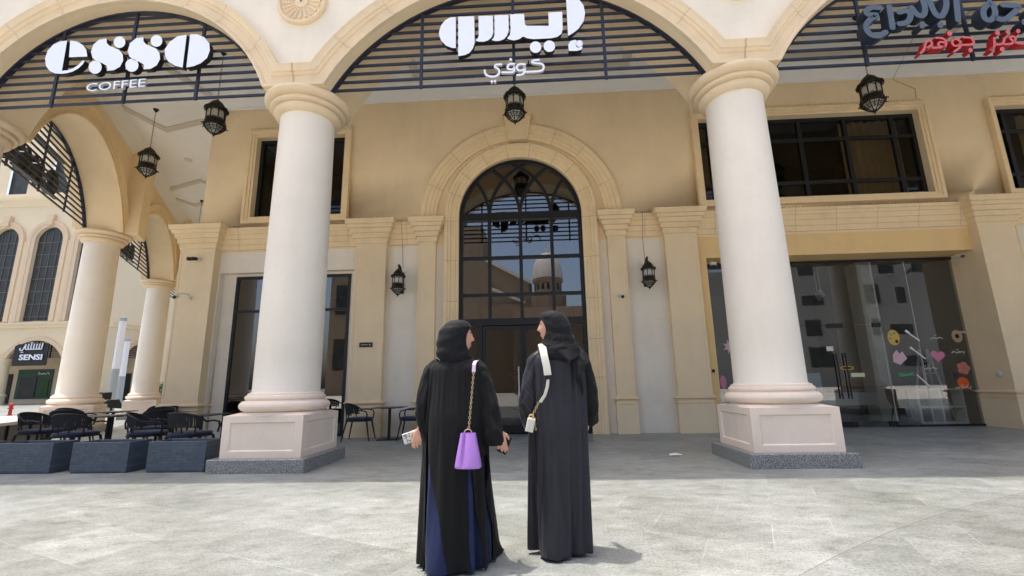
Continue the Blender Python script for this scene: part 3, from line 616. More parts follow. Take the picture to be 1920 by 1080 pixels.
# glazed entrance door with fanlight
YD = 12.0
d = mb()
def bar(x0, x1, z0, z1, dy=0): d.box(x0, x1, YD - .05 - dy, YD + .05 + dy, z0, z1)
def arcbar(cx, cz, r, t0, t1, wdt, n=40, clip=True, dy=.0):
    pr = []
    for i in range(n + 1):
        t = t0 + (t1 - t0) * i / n
        x, z = cx - r * math.cos(t), cz + r * math.sin(t)
        if clip and (x - DX) ** 2 + (z - DZ) ** 2 > (DR - .06) ** 2: break
        pr.append(t)
    if len(pr) < 2: return
    rows = []
    for rr, yy in ((r - wdt / 2, YD - .04 - dy), (r + wdt / 2, YD - .04 - dy), (r + wdt / 2, YD + .04 + dy), (r - wdt / 2, YD + .04 + dy), (r - wdt / 2, YD - .04 - dy)):
        rows.append([(cx - rr * math.cos(t), yy, cz + rr * math.sin(t)) for t in pr])
    d.loft(rows, closed=False, cap=False)
arcbar(DX, DZ, DR - .05, 0, PI, .10, clip=False, dy=.02)
bar(DX - DR, DX - DR + .10, 0, DZ, .02); bar(DX + DR - .10, DX + DR, 0, DZ, .02)
bar(DX - DR + .1, DX + DR - .1, 5.60, 5.80, .03)
for z, h in ((4.54, .045), (3.53, .045)): bar(DX - DR + .1, DX + DR - .1, z - h, z + h, -.005)
bar(DX - DR + .1, DX + DR - .1, 2.72, 2.90, .02)
for x in (-1.19, -.35, .49): bar(x - .045, x + .045, 2.90, 5.60, .004)
for x in (-1.19, -.35, .49):
    arcbar(x + DR, DZ, DR, 0, PI / 2.2, .085, dy=.003)
    arcbar(x - DR, DZ, DR, PI, PI - PI / 2.2, .085, dy=-.004)
for x in (-1.46, .76): bar(x - .06, x + .06, 0, 2.72, .01)
bar(DX - DR + .1, -1.52, 0, .12); bar(.82, DX + DR - .1, 0, .12)
door = d.build('entrance_door', 'frame', B)
p = mb(); poly = [(DX - DR + .05, 2.8)] + [(DX - (DR - .05) * math.cos(PI * i / 40), DZ + (DR - .05) * math.sin(PI * i / 40)) for i in range(41)] + [(DX + DR - .05, 2.8)]
p.add([(x, YD, z) for x, z in poly], [tuple(range(len(poly)))]); p.build('pane', 'glass_door', door, shadeflat=True)
p = mb(); p.add([(DX - DR + .05, YD, .06), (-1.46, YD, .06), (-1.46, YD, 2.8), (DX - DR + .05, YD, 2.8)], [(0, 1, 2, 3)]); p.build('pane', 'glass_leaf', door, shadeflat=True)
p = mb(); p.add([(.76, YD, .06), (DX + DR - .05, YD, .06), (DX + DR - .05, YD, 2.8), (.76, YD, 2.8)], [(0, 1, 2, 3)]); p.build('pane', 'glass_leaf', door, shadeflat=True)
for x0, x1, hx in ((-1.395, -.355, -.47), (-.345, .695, -.23)):
    l = mb()
    for a, b, c, e in ((x0, x0 + .09, .03, 2.70), (x1 - .09, x1, .03, 2.70), (x0 + .09, x1 - .09, 2.60, 2.70), (x0 + .09, x1 - .09, .03, .22)): l.box(a, b, YD - .035, YD + .035, c, e)
    l.add([(x0 + .09, YD + .004, .22), (x1 - .09, YD + .004, .22), (x1 - .09, YD + .004, 2.6), (x0 + .09, YD + .004, 2.6)], [(0, 1, 2, 3)], 1)
    l.tube([(hx, YD - .10, .75), (hx, YD - .10, 1.65)], .018, 8, 2)
    for z in (.82, 1.58): l.tube([(hx, YD - .10, z), (hx, YD - .03, z)], .012, 6, 2)
    l.build('door_leaf', ['frame', 'glass_leaf', 'cctv'], door)

def room(x0, x1, y0, y1, z0, z1, mat, name='interior', floor='room_floor'):
    r = mb(); r.add([(x0, y0, z0), (x1, y0, z0), (x1, y1, z0), (x0, y1, z0), (x0, y0, z1), (x1, y0, z1), (x1, y1, z1), (x0, y1, z1)], [(0, 1, 2, 3)], 1)
    r.add([(x0, y0, z0), (x1, y0, z0), (x1, y1, z0), (x0, y1, z0), (x0, y0, z1), (x1, y0, z1), (x1, y1, z1), (x0, y1, z1)], [(4, 5, 6, 7), (2, 3, 7, 6), (3, 0, 4, 7), (1, 2, 6, 5)], 0)
    return r.build(name, [mat, floor], B, shadeflat=True)
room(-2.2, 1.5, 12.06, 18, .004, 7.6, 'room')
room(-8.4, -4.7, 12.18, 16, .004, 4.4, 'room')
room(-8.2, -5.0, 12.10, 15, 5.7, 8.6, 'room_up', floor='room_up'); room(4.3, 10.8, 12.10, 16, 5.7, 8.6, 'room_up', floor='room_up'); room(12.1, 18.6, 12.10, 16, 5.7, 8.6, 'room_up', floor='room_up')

# upper windows
def surround(x0, x1, z0, z1):
    f = MB(BI); rows = []
    for e, y in ((0, 0), (0, .05), (.05, .055), (.06, .09), (.12, .095), (.13, .13), (.20, .14), (.21, .12), (.21, 0)):
        rows.append([(x0 - e, YW - y, z0 - e), (x1 + e, YW - y, z0 - e), (x1 + e, YW - y, z1 + e), (x0 - e, YW - y, z1 + e)])
    f.loft(rows, closed=True, cap=False)
    return f.build('window_surround', 'cornice', B, 20)
def upper_window(h, mull, trans, cur):
    x0, x1, z0, z1 = h; s = surround(*h); Y = YW + .15
    f = mb(); t = .10
    for a, b, c, e in ((x0, x0 + t, z0, z1), (x1 - t, x1, z0, z1), (x0 + t, x1 - t, z0, z0 + t), (x0 + t, x1 - t, z1 - t, z1)): f.box(a, b, Y, Y + .10, c, e)
    for x in mull: f.box(x - .05, x + .05, Y + .004, Y + .09, z0 + t, z1 - t)
    for z in trans: f.box(x0 + t, x1 - t, Y + .008, Y + .085, z - .045, z + .045)
    wnd = f.build('upper_window', 'frame', B)
    p = mb(); p.add([(x0 + .05, Y + .05, z0 + .05), (x1 - .05, Y + .05, z0 + .05), (x1 - .05, Y + .05, z1 - .05), (x0 + .05, Y + .05, z1 - .05)], [(0, 1, 2, 3)]); p.build('pane', 'glass_up', wnd, shadeflat=True)
    for a, b in cur:
        c = mb(); n = int((b - a) / .04)
        rows = [[(a + (b - a) * i / n, Y + .35 + .05 * math.sin(i * 1.1) + .02 * math.sin(i * .37), z) for i in range(n + 1)] for z in (z0, z1)]
        c.loft(rows, closed=False, cap=False); c.build('curtain', 'curtain', wnd, 80)
    spikes([(x0 - .15 + i * .06, YW - .12, z1 + .21) for i in range(int((x1 - x0 + .3) / .06))], .05)
    return s
upper_window(UW[0], (-6.6,), (), [(-7.55, -7.1)])
upper_window(UW[1], (5.1, 7.38, 8.6, 9.85), (7.62, 6.38), [(8.65, 10.2), (4.7, 5.0)])
upper_window(UW[2], (12.75, 14.6), (7.62, 6.38), [(13.4, 14.6)])

# ground-floor window left of the door
f = mb(); Y = 12.06
for a, b, c, e in ((-8.20, -8.12, 0, 4.25), (-5.06, -4.98, 0, 4.25), (-8.12, -5.06, 4.17, 4.25), (-8.12, -5.06, 0, .08), (-8.12, -5.06, 3.24, 3.31), (-6.63, -6.55, .08, 4.17)): f.box(a, b, Y - .03, Y + .05, c, e)
wnd = f.build('ground_window', 'frame', B)
p = mb(); p.add([(-8.15, Y, .04), (-5.02, Y, .04), (-5.02, Y, 4.2), (-8.15, Y, 4.2)], [(0, 1, 2, 3)]); p.build('pane', 'glass_win', wnd, shadeflat=True)

# ceiling with cove moulding and flat trim frames
c = mb()
far = C0 + wd * 24; ew = e0 + wd * 24
out = [(C0.x, C0.y), (20, 7.68), (20, YW), (e0.x, e0.y), (ew.x, ew.y), (far.x, far.y)]
c.loft([[(x, y, 9.6) for x, y in out], [(x, y, 9.75) for x, y in out]])
c.build('ceiling', 'ceil', B, shadeflat=True)
c = mb()
pr = [(0, 9.27), (.04, 9.28), (.06, 9.34), (.10, 9.36), (.20, 9.47), (.30, 9.54), (.34, 9.56), (.36, 9.6), (0, 9.6)]
c.loft([[(-9.6, YW - y, z) for y, z in pr], [(20, YW - y, z) for y, z in pr]])
w_in = MB(WING)
pr2 = [(YB + y, z) for y, z in pr]
w_in.loft([[(-24, y, z) for y, z in pr2], [(0.3, y, z) for y, z in pr2]])
w_in.loft([[(-20, YB, 9.6)] * 2, [(0, YB, 9.6)] * 2], cap=False)
c.build('cove_moulding', 'ceil', B); w_in.build('cove_moulding', 'ceil', B)
def trimframe(cor, ang, L1, L2, wdt=.22):
    t = MB(BI @ Matrix.Translation((*cor, 0)) @ Matrix.Rotation(math.radians(ang), 4, 'Z'))
    for a, b, c_, d_ in ((0, L1, 0, wdt), (0, L1, -L2, -L2 + wdt), (0, wdt, -L2 + wdt, 0), (L1 - wdt, L1, -L2 + wdt, 0)):
        t.box(a, b, c_, d_, 9.56, 9.598)
    t.build('ceiling_trim', 'trim', B)
trimframe((-12.05, 13.1), -14, 3.2, 3.4); trimframe((-15.7, 19.3), -20, 3.0, 1.6); 
trimframe((-3.2, 11.0), 0, 5.9, 2.3); trimframe((4.6, 11.0), 0, 6.0, 2.3)
r_roof = mb(); r_roof.loft([[(x, y, 12.30) for x, y in [(C0.x - .2, 7.2), (20, 7.2), (20, 36), (far.x, far.y)]], [(x, y, 12.36) for x, y in [(C0.x - .2, 7.2), (20, 7.2), (20, 36), (far.x, far.y)]]])
r_roof.build('roof', 'facade', B, shadeflat=True)
v = mb(); v.lathe([(.13, 0), (.13, -.03), (.09, -.04), (.06, -.02)], (-12.7, 15.2, 9.6), 20); v.build('ceiling_vent', 'cctv', B)

# wires down the wall to the lanterns and window corner
v = mb()
for pts in ([(-3.53, YW - .235, 5.56), (-3.53, YW - .03, 4.9), (-3.50, YW - .02, 4.3)], [(2.86, YW - .235, 5.56), (2.86, YW - .03, 4.9), (2.88, YW - .02, 4.3)],
            [(9.2, 9.6, 9.58), (9.75, 10.8, 9.58), (9.95, 11.82, 9.2), (10.5, YW - .012, 8.9), (10.48, YW - .012, 8.6)]): v.tube(pts, .0045, 6)
v.build('cable', 'frame', B)
# ------------------------------------------------------------------ signs
def at(o): return MB(Matrix.Translation(-o.location))
def letters(root, polys, name, mats, y0, dep):
    for grp in polys:
        m_ = at(root)
        for p in grp: m_.prism([tuple(q) for q in p], y0, y0 + dep, 0, 1)
        m_.build(name, mats, root, shadeflat=True)
def stand_offs(root, pts, y0):
    s = at(root)
    for x, z in pts: s.tube([(x, y0, z), (x, 7.335, z)], .012, 6)
    s.build('stand_off', 'lattice', root)
S1 = thing('shop_sign', 'white rounded latin letters with small coffee line on the leftmost front arch grille', 'sign', (-7.7, 7.12, 6.5))
letters(S1, LATIN, 'letter', ['letter', 'letter_side'], 7.12, .10)
stand_offs(S1, [(-8.9, 7.5), (-8.2, 7.3), (-7.4, 7.3), (-6.7, 7.4), (-6.3, 7.5)], 7.2)
text_mesh('COFFEE', .235, 1.12, .05, 'small_lettering', ['letter', 'letter_white'], S1, Vector((-7.52, 7.14, 6.60)) - S1.location, (PI / 2, math.radians(-2.2), 0), 0)
S2 = thing('shop_sign', 'large white arabic letters with thin second line on the middle arch grille', 'sign', (-.3, 7.12, 6.5))
letters(S2, [[p] for p in ARABIC], 'letter', ['letter', 'letter_side'], 7.12, .09)
for p in KOFI:
    m_ = at(S2); m_.stroke(p, .036, 7.12, 7.17, 0, 1); m_.build('small_letter', ['letter', 'letter_white'], S2, shadeflat=True)
for p in KOFI_DOTS:
    m_ = at(S2); m_.prism(p, 7.12, 7.17, 0, 1); m_.build('small_letter', ['letter', 'letter_white'], S2, shadeflat=True)
stand_offs(S2, [(-1.5, 7.5), (-1.2, 7.4), (-.7, 7.6), (-.2, 7.6), (.4, 7.5), (.9, 7.8), (0, 6.78), (-.5, 6.75)], 7.17)
S3 = thing('shop_sign', 'blue grey and red arabic lettering with deep sides on the rightmost arch grille', 'sign', (7.5, 7.0, 6.5))
for L_, D_, w_, y_, nm, ms in ((BLUE, BLUE_DOTS, .096, 7.0, 'blue_letter', ['bluesign', 'bluesign_side']), (RED, RED_DOTS, .038, 7.05, 'red_letter', ['redsign', 'redsign_side'])):
    for p in L_:
        m_ = at(S3); m_.stroke(p, w_, y_, 7.17, 0, 1); m_.build(nm, ms, S3, shadeflat=True)
    for p in D_:
        m_ = at(S3); m_.prism(p, y_, 7.17, 0, 1); m_.build(nm, ms, S3, shadeflat=True)
stand_offs(S3, [(6.2, 7.1), (6.9, 7.3), (7.4, 7.4), (8.3, 7.3), (7.2, 6.8), (8.2, 6.8)], 7.2)
# the same kind of sign on the outside of the side arch, seen from behind through its grille
def wing_sign(bx, z, lab, first=[None]):
    fr = Matrix.Translation(C0) @ (Matrix.Translation((0, 12, 0)) @ WING).to_3x3().to_4x4()
    o = thing('shop_sign', lab, 'sign', fr @ Vector((bx, -.60, z)), math.atan2(-wd.y, -wd.x))
    for grp in LATIN:
        m_ = MB()
        for p in grp: m_.prism([((q[0] + 7.63), q[1] - 7.5) for q in p], -.02, .10, 0, 1)
        m_.build('letter', ['letter', 'letter_side'], o, shadeflat=True)
    t = MB(); t.box(-1.2, 1.2, .12, .22, -.6, -.56); t.box(-1.2, 1.2, .12, .22, .5, .54)
    t.build('sign_rail', 'letter_side', o)
wing_sign(-3.72, 7.25, 'white letter sign seen from behind through the nearer side arch grille')
wing_sign(-11.4, 7.25, 'white letter sign seen from behind through the farther side arch grille')

# ------------------------------------------------------------------ lanterns
def lantern_mesh(root, hang=None):
    n = 8
    def ring(r, z, n=n, ph=PI / 8): return [(r * math.cos(2 * PI * i / n + ph), r * math.sin(2 * PI * i / n + ph), z) for i in range(n)]
    b = MB()
    b.lathe([(.02, .98), (.035, .965), (.03, .95), (.07, .93), (.125, .88), (.165, .82), (.19, .765), (.20, .745)], seg=24)
    b.loft([ring(.20, .76), ring(.255, .735), ring(.265, .70), ring(.245, .672), ring(.21, .668)], cap=True)
    for i in range(24):   # scalloped fringe
        t = 2 * PI * i / 24
        b.tube([(.258 * math.cos(t), .258 * math.sin(t), .70), (.25 * math.cos(t), .25 * math.sin(t), .648)], [.016, .006], 5)
    for i in range(n):
        t = 2 * PI * i / n + PI / 8
        b.tube([(.205 * math.cos(t), .205 * math.sin(t), .67), (.205 * math.cos(t), .205 * math.sin(t), .40)], .013, 6)
        t2 = t + PI / n; rr = .193
        for s in (-1, 1):   # pointed arch head of each light
            b.tube([(.205 * math.cos(t + (PI / 8 + s * PI / 8)), .205 * math.sin(t + (PI / 8 + s * PI / 8)), .60), (rr * math.cos(t2), rr * math.sin(t2), .655)], .009, 5)
            b.tube([(.205 * math.cos(t + (PI / 8 + s * PI / 8)), .205 * math.sin(t + (PI / 8 + s * PI / 8)), .39), (rr * math.cos(t2), rr * math.sin(t2), .45)], .009, 5)
    b.loft([ring(.205, .42), ring(.215, .405), ring(.212, .31), ring(.235, .29), ring(.268, .265), ring(.262, .24), ring(.225, .235), ring(.21, .24)], cap=False)
    for i in range(n):
        t = 2 * PI * i / n + PI / 8; t2 = t + 2 * PI / n; tm = t + PI / n
        P = lambda r, a, z: (r * math.cos(a), r * math.sin(a), z)
        b.tube([P(.245, t, .245), P(.15, t, .13), P(.05, t, .045)], .012, 6)
        b.tube([P(.225, tm, .24), P(.19, tm, .19), P(.10, tm, .10)], .007, 5)
        for z0, r0 in ((.20, .20), (.135, .148)): b.tube([P(r0, t, z0), P(r0 * .97, tm, z0 - .018), P(r0, t2, z0)], .008, 5)
        c = P(.165, tm, .175); b.tube([(c[0] + .03 * math.cos(a) * -math.sin(tm), c[1] + .03 * math.cos(a) * math.cos(tm), c[2] + .03 * math.sin(a)) for a in [2 * PI * k / 8 for k in range(8)]], .006, 4, closed=True)
        d = P(.2165, tm, .357)
        b.tube([(d[0] + .03 * math.cos(a) * -math.sin(tm), d[1] + .03 * math.cos(a) * math.cos(tm), d[2] + .028 * math.sin(a)) for a in [2 * PI * k / 8 for k in range(8)]], .008, 4, closed=True)
        b.tube([P(.258, t, .26), P(.285, t, .25), P(.28, t, .225)], [.014, .012, .005], 5)
    b.lathe([(.055, .06), (.065, .045), (.04, .03), (.03, .015), (.012, -.01), (.004, -.045)], seg=12)
    fr = b.build('lantern_body', 'iron', root, 35)
    g_ = MB(); g_.loft([ring(.19, .41), ring(.19, .665)], cap=False); g_.build('glass', 'lglass', root, 20)
    g_ = MB(); g_.loft([ring(.20, .235), ring(.13, .13), ring(.04, .05)], cap=False); g_.build('glass', 'lglass', root, 20)
    if hang:
        c = MB(); z = .97
        k = 0
        while z < hang - .06:
            a = (PI / 2) * (k % 2)
            c.tube([(.014 * math.cos(t) * math.cos(a), .014 * math.cos(t) * math.sin(a), z + .028 + .028 * math.sin(t)) for t in [2 * PI * q / 8 for q in range(8)]], .0045, 4, closed=True); z += .048; k += 1
        c.lathe([(.012, hang - .10), (.03, hang - .085), (.06, hang - .04), (.08, hang)], seg=14)
        c.build('chain', 'iron', root)
LG = 'moorish metal lanterns hanging under the arcade'
L0 = None
for x, y, z0, lab in ((-.35, 9.80, 7.17, 'hanging bronze lantern above the entrance door keystone'),
                      (-7.72, 9.90, 7.28, 'hanging bronze lantern by the upper left wall window, half under the grille'),
                      (-11.35, 12.1, 7.37, 'hanging bronze lantern on long chain near the side arches'),
                      (7.80, 9.90, 7.08, 'hanging bronze lantern before the wide upper right window'),
                      (-14.9, 18.9, 6.0, 'hanging bronze lantern far back behind the corner pilaster capital')):
    o = thing('hanging_lantern', lab, 'lantern', (x, y, z0), random.uniform(0, .5), LG)
    lantern_mesh(o, 9.6 - z0)
for x, lab in ((-3.52, 'bronze wall lantern on white wall left of the entrance'), (2.86, 'bronze wall lantern on white wall right of the entrance')):
    o = thing('wall_lantern', lab, 'lantern', (x, 11.50, 3.49), 0, 'bronze wall lanterns beside the door')
    s = .74
    lantern_mesh(o)
    for ch in o.children: ch.scale = (s * .95, s * .95, s)
    b = MB(); b.bbox(-.055, .055, .335, .36, .12, .70, .008)
    b.tube([(0, .34, .62), (0, .25, .70), (0, .12, .80), (0, .02, .82), (0, -.03, .79)], [.026, .03, .03, .024, .016], 8)
    b.tube([(0, .30, .50), (0, .20, .58), (0, .12, .72)], [.012, .016, .012], 6)
    b.tube([(0, 0, .72), (0, 0, .80)], .012, 6)
    b.build('bracket', 'iron', o)

# ------------------------------------------------------------------ cctv cameras and plaque
def cctv(loc, rz, lab, kind=0):
    o = thing('security_camera', lab, 'camera', loc, rz, 'security cameras on the walls')
    b = MB(); b.tube([(0, 0, 0), (0, -.03, 0)], .045, 14)
    if kind == 1: b.tube([(0, -.02, 0), (.02, -.10, .08), (-.06, -.22, .10), (-.16, -.26, .06)], .016, 8); c0 = (-.17, -.26, 0)
    else: b.tube([(0, -.02, 0), (0, -.10, -.01)], .018, 8); c0 = (0, -.14, -.02)
    b.build('mount', 'cctv', o)
    b = MB(); b.tube([(c0[0] - .03, c0[1] + .07, c0[2] + .02), (c0[0] + .02, c0[1] - .08, c0[2] - .03)], .042, 14); b.build('housing', 'cctv', o)
    b = MB(); b.tube([(c0[0] + .02, c0[1] - .0805, c0[2] - .03), (c0[0] + .026, c0[1] - .098, c0[2] - .036)], .040, 14); b.build('lens', 'black', o)
cctv((-9.13, 11.60, 3.60), 0, 'white security camera on curved arm on the corner pilaster', 1)
cctv((2.15, 11.68, 3.35), 0, 'white security camera on slim pilaster right of the entrance')
cctv((4.55, 11.84, 4.16), .3, 'white security camera at shop window upper left corner behind the column')
cctv((10.62, 11.84, 4.16), -.4, 'white security camera at shop window upper right corner')
o = thing('wall_spotlight', 'twin dark spotlight high on the corner pilaster', 'spotlight', (-9.0, 11.60, 4.66))
b = MB(); b.tube([(0, 0, 0), (0, -.05, 0)], .05, 14); b.build('mount', 'cctv', o)
b = MB()
for dx in (-.06, -.19): b.tube([(dx + .03, -.06, 0), (dx - .04, -.16, -.01)], [.045, .05], 14)
b.build('lamp_head', 'iron', o)
o = thing('wall_plaque', 'small black plaque on ochre pilaster left of the entrance', 'plaque', (-4.35, 11.668, 2.27))
b = MB(); b.bbox(-.17, .17, -.02, .001, -.06, .06, .006); b.build('plate', 'black', o)
b = MB(); b.box(.09, .12, -.0225, -.0205, -.015, .015); b.box(-.12, .05, -.0225, -.0205, -.006, .004); b.build('mark', 'cctv', o)
o = thing('door_bell', 'tiny black door bell box on yellow wall left of the shop window', 'bell', (4.33, 11.86, 1.45))
b = MB(); b.bbox(-.035, .035, -.025, 0, -.04, .04, .006); b.build('housing', 'black', o)
o = thing('wall_socket', 'round silver hose tap cover on the far right pilaster', 'tap', (11.045, 11.90, 1.25), -PI / 2)
b = MB(); b.lathe([(.075, 0), (.075, .02), (.06, .035), (.03, .04)], seg=20); b.v = [(x, -z, y) for x, y, z in b.v]; b.build('cover', 'cctv', o)

# ------------------------------------------------------------------ shop front on the right and what stands in it
r = mb()
x0, x1, y0, y1, z0, z1 = 4.46, 11.15, 12.58, 19, .004, 4.6
r.add([(x0, y0, z0), (x1, y0, z0), (x1, y1, z0), (x0, y1, z0), (x0, y0, z1), (x1, y0, z1), (x1, y1, z1), (x0, y1, z1)], [(0, 1, 2, 3)], 1)
r.add([(x0, y0, z0), (x1, y0, z0), (x1, y1, z0), (x0, y1, z0), (x0, y0, z1), (x1, y0, z1), (x1, y1, z1), (x0, y1, z1)], [(4, 5, 6, 7), (2, 3, 7, 6), (3, 0, 4, 7), (1, 2, 6, 5)], 0)
r.box(9.6, 10.05, 14.0, 14.5, .01, 4.6, 2)
r.build('shop_interior', ['room_shop', 'room_floor', 'marble'], B, shadeflat=True)
YG = 12.53
f = mb()
for a, b_, c, e in ((4.47, 4.53, 0, 4.31), (11.08, 11.14, 0, 4.31), (4.53, 11.08, 4.25, 4.31), (4.53, 6.62, .0, .05), (8.95, 11.08, 0, .05)): f.box(a, b_, YG - .03, YG + .04, c, e)
sw = f.build('shop_window', 'frame', B)
for a, b_, c, e in ((4.5, 5.95, .03, 4.28), (5.955, 6.66, .03, 4.28), (6.665, 8.955, 2.585, 4.28), (8.96, 9.83, .03, 4.28), (9.835, 11.1, .03, 4.28)):
    p = mb(); p.add([(a, YG, c), (b_, YG, c), (b_, YG, e), (a, YG, e)], [(0, 1, 2, 3)]); p.build('pane', 'glass_shop', sw, shadeflat=True)
e_ = mb()
for x in (5.9525, 6.6625, 8.9575, 9.8325): e_.box(x - .004, x + .004, YG - .005, YG + .005, .05 if x < 8 or x > 8.96 else .05, 4.25)
e_.build('glass_seam', 'cctv', sw)
for a, b_, hx in ((6.67, 7.80, 7.70), (7.81, 8.95, 7.92)):
    p = mb(); p.add([(a, YG + .01, .02), (b_, YG + .01, .02), (b_, YG + .01, 2.57), (a, YG + .01, 2.57)], [(0, 1, 2, 3)]); dl = p.build('door_leaf', 'glass_shop', sw, shadeflat=True)
    h = mb()
    for s in (-1, 1):
        h.tube([(hx, YG + .01 + s * .06, .70), (hx, YG + .01 + s * .06, 1.85)], .018, 8)
        for z in (.8, 1.75): h.tube([(hx, YG + .01 + s * .06, z), (hx, YG + .01, z)], .012, 6)
    h.build('handle', 'black', dl)
    for x in (a + .09, b_ - .09):
        for z in (2.50, .02): h = mb(); h.box(x - .10, x + .10, YG - .014, YG + .03, z, z + .12); h.build('hinge_patch', 'black', dl)
def sticker(name, lab, polys, mat, y=YG - .004, mats=None):
    cx = sum(p[0] for p in polys[0]) / len(polys[0]); cz = min(p[1] for q in polys for p in q)
    o = None; m_ = MB(Matrix.Translation((-cx, -y, -cz)))
    for i, p in enumerate(polys): m_.prism(p, y - .0015 * i, y + .003, i if mats else 0)
    o = m_.build(name, mats or [mat], None, shadeflat=True); o.location = (cx, y, cz)
    return tag(o, lab, 'sticker', 'decals on the shop window')
def ell(cx, cz, rx, rz, n=20, ph=0): return [(cx + rx * math.cos(2 * PI * i / n + ph), cz + rz * math.sin(2 * PI * i / n + ph)) for i in range(n)]
def heart(cx, cz, s, rot=0):
    L = []
    for i in range(32):
        t = 2 * PI * i / 32; x = 16 * math.sin(t) ** 3; z = 13 * math.cos(t) - 5 * math.cos(2 * t) - 2 * math.cos(3 * t) - math.cos(4 * t)
        L.append((cx + s * (x * math.cos(rot) - z * math.sin(rot)) / 16, cz + s * (x * math.sin(rot) + z * math.cos(rot)) / 16))
    return L
def rotbox(cx, cz, a, b, r): return [(cx + x * math.cos(r) - z * math.sin(r), cz + x * math.sin(r) + z * math.cos(r)) for x, z in ((-a, -b), (a, -b), (a, b), (-a, b))]
for n_, c in (('st_yellow', (.62, .40, .07)), ('st_pink', (.62, .22, .36)), ('st_lpink', (.66, .46, .52)), ('st_tan', (.45, .33, .22)), ('st_salmon', (.55, .20, .16)), ('st_orange', (.70, .12, .03)), ('st_green', (.05, .32, .13)), ('st_white', (.72, .72, .70)), ('st_pale', (.66, .66, .42)), ('st_blue', (.45, .56, .62)), ('st_teal', (.10, .32, .34))): M[n_] = plain(n_, c, .5)
sticker('window_sticker', 'yellow paint palette sticker on shop glass', [ell(9.23, 2.22, .15, .20, 24, .3), ell(9.29, 2.12, .04, .045), ell(9.17, 2.30, .03, .03), ell(9.26, 2.33, .03, .03), ell(9.14, 2.2, .03, .03)], None, mats=['st_yellow', 'frame', 'st_teal', 'st_green', 'st_teal'])
sticker('window_sticker', 'white brush sticker beside the yellow palette', [rotbox(9.71, 2.25, .20, .018, -.7), rotbox(9.60, 2.36, .06, .03, -.7)], 'st_white')
sticker('window_sticker', 'white brush sticker above the pink heart shape', [rotbox(9.76, 1.81, .22, .018, -.75), rotbox(9.63, 1.93, .05, .028, -.75)], 'st_white')
sticker('window_sticker', 'white brush sticker lowest, right of the green bow', [rotbox(9.76, 1.12, .20, .018, -.85), rotbox(9.89, .97, .05, .028, -.85)], 'st_white')
sticker('window_sticker', 'pale pink folded page sticker on shop glass', [[(9.12, 1.60), (9.27, 1.52), (9.47, 1.68), (9.38, 1.86), (9.30, 1.80), (9.24, 1.90), (9.13, 1.78)]], 'st_lpink')
sticker('window_sticker', 'pink heart sticker near the white ladder', [heart(10.23, 1.73, .17, -.15)], 'st_pink')
sticker('window_sticker', 'tan tape roll sticker at the upper right of the shop glass', [ell(10.80, 2.22, .13, .16), rotbox(10.98, 2.32, .11, .03, 0), ell(10.80, 2.22, .05, .06)], None, mats=['st_tan', 'st_tan', 'frame'])
sticker('window_sticker', 'salmon flower sticker above the orange one', [ell(10.79 + .09 * math.cos(a), 1.41 + .09 * math.sin(a), .075, .075, 14) for a in (0, 1.26, 2.51, 3.77, 5.03)], 'st_salmon')
sticker('window_sticker', 'bright orange round sticker low on shop glass', [ell(10.71, 1.04, .14, .15)], 'st_orange')
sticker('window_sticker', 'green bow sticker on shop glass', [[(9.18, 1.34), (9.36, 1.28), (9.55, 1.34), (9.58, 1.26), (9.38, 1.24), (9.2, 1.22)]], 'st_green')
sticker('window_sticker', 'pink star sticker left of the column on shop glass', [[(5.05 + (.17 if k % 2 == 0 else .08) * math.cos(PI * k / 7), 2.08 + (.19 if k % 2 == 0 else .09) * math.sin(PI * k / 7)) for k in range(14)]], 'st_lpink')
sticker('window_sticker', 'dark pink slanted sticker low left on shop glass', [ell(4.80, 1.17, .08, .17, 20, .3)], 'st_pink')
sticker('door_notice', 'small white notice on the shop door', [rotbox(7.60, 1.97, .085, .06, 0)], 'st_white', YG + .004)
sticker('door_notice', 'yellow oval notice on the shop door', [ell(7.95, 1.47, .17, .055), ell(7.95, 1.47, .13, .03)], None, YG + .004, ['st_yellow', 'frame'])
sticker('door_notice', 'pale yellow notice right of the shop door handles', [rotbox(8.19, 1.29, .17, .05, 0)], 'st_pale', YG + .004)
def scribble(x0, x1, z, lab):
    m_ = MB(Matrix.Translation((-x0, -YG, -z))); n = 14
    random.seed(int(x0 * 100)); m_.stroke([(x0 + (x1 - x0) * i / n, z + random.uniform(-.035, .035)) for i in range(n + 1)], .014, YG - .005, YG - .002)
    for k in range(4):
        xx = random.uniform(x0, x1); m_.prism(ell(xx, z + random.choice((-.06, .06)), .010, .010, 8), YG - .005, YG - .002)
    o = m_.build('window_lettering', 'st_white', None, shadeflat=True); o.location = (x0, YG, z); tag(o, lab, 'lettering', 'small white script on the shop window')
scribble(10.12, 10.44, 2.19, 'small white script on shop glass left of the tan roll')
scribble(10.58, 10.90, 1.82, 'small white script on shop glass below the tan roll')
scribble(9.85, 10.15, 1.43, 'small white script on shop glass below the pink heart')
scribble(10.50, 10.88, .93, 'small white script under the orange round sticker')
def fur(name, lab, cat, loc, rz=0, group=None): return thing(name, lab, cat, loc, rz, group)
o = fur('notice_board', 'pale blue board on an easel behind the shop glass', 'board', (7.10, 12.9, .004))
b = MB(); b.box(-.36, .36, -.02, .02, .86, 1.36); b.build('board', 'st_blue', o)
b = MB(); [b.tube([(s * .25, .03, 1.4), (s * .32, .03 + .0, 0)], .014, 6) for s in (-1, 1)]; b.tube([(0, .04, 1.35), (0, .45, 0)], .014, 6); b.build('easel', 'chairframe', o)
o = fur('step_ladder', 'white A shaped ladder inside the shop', 'ladder', (10.75, 13.6, .004))
b = MB()
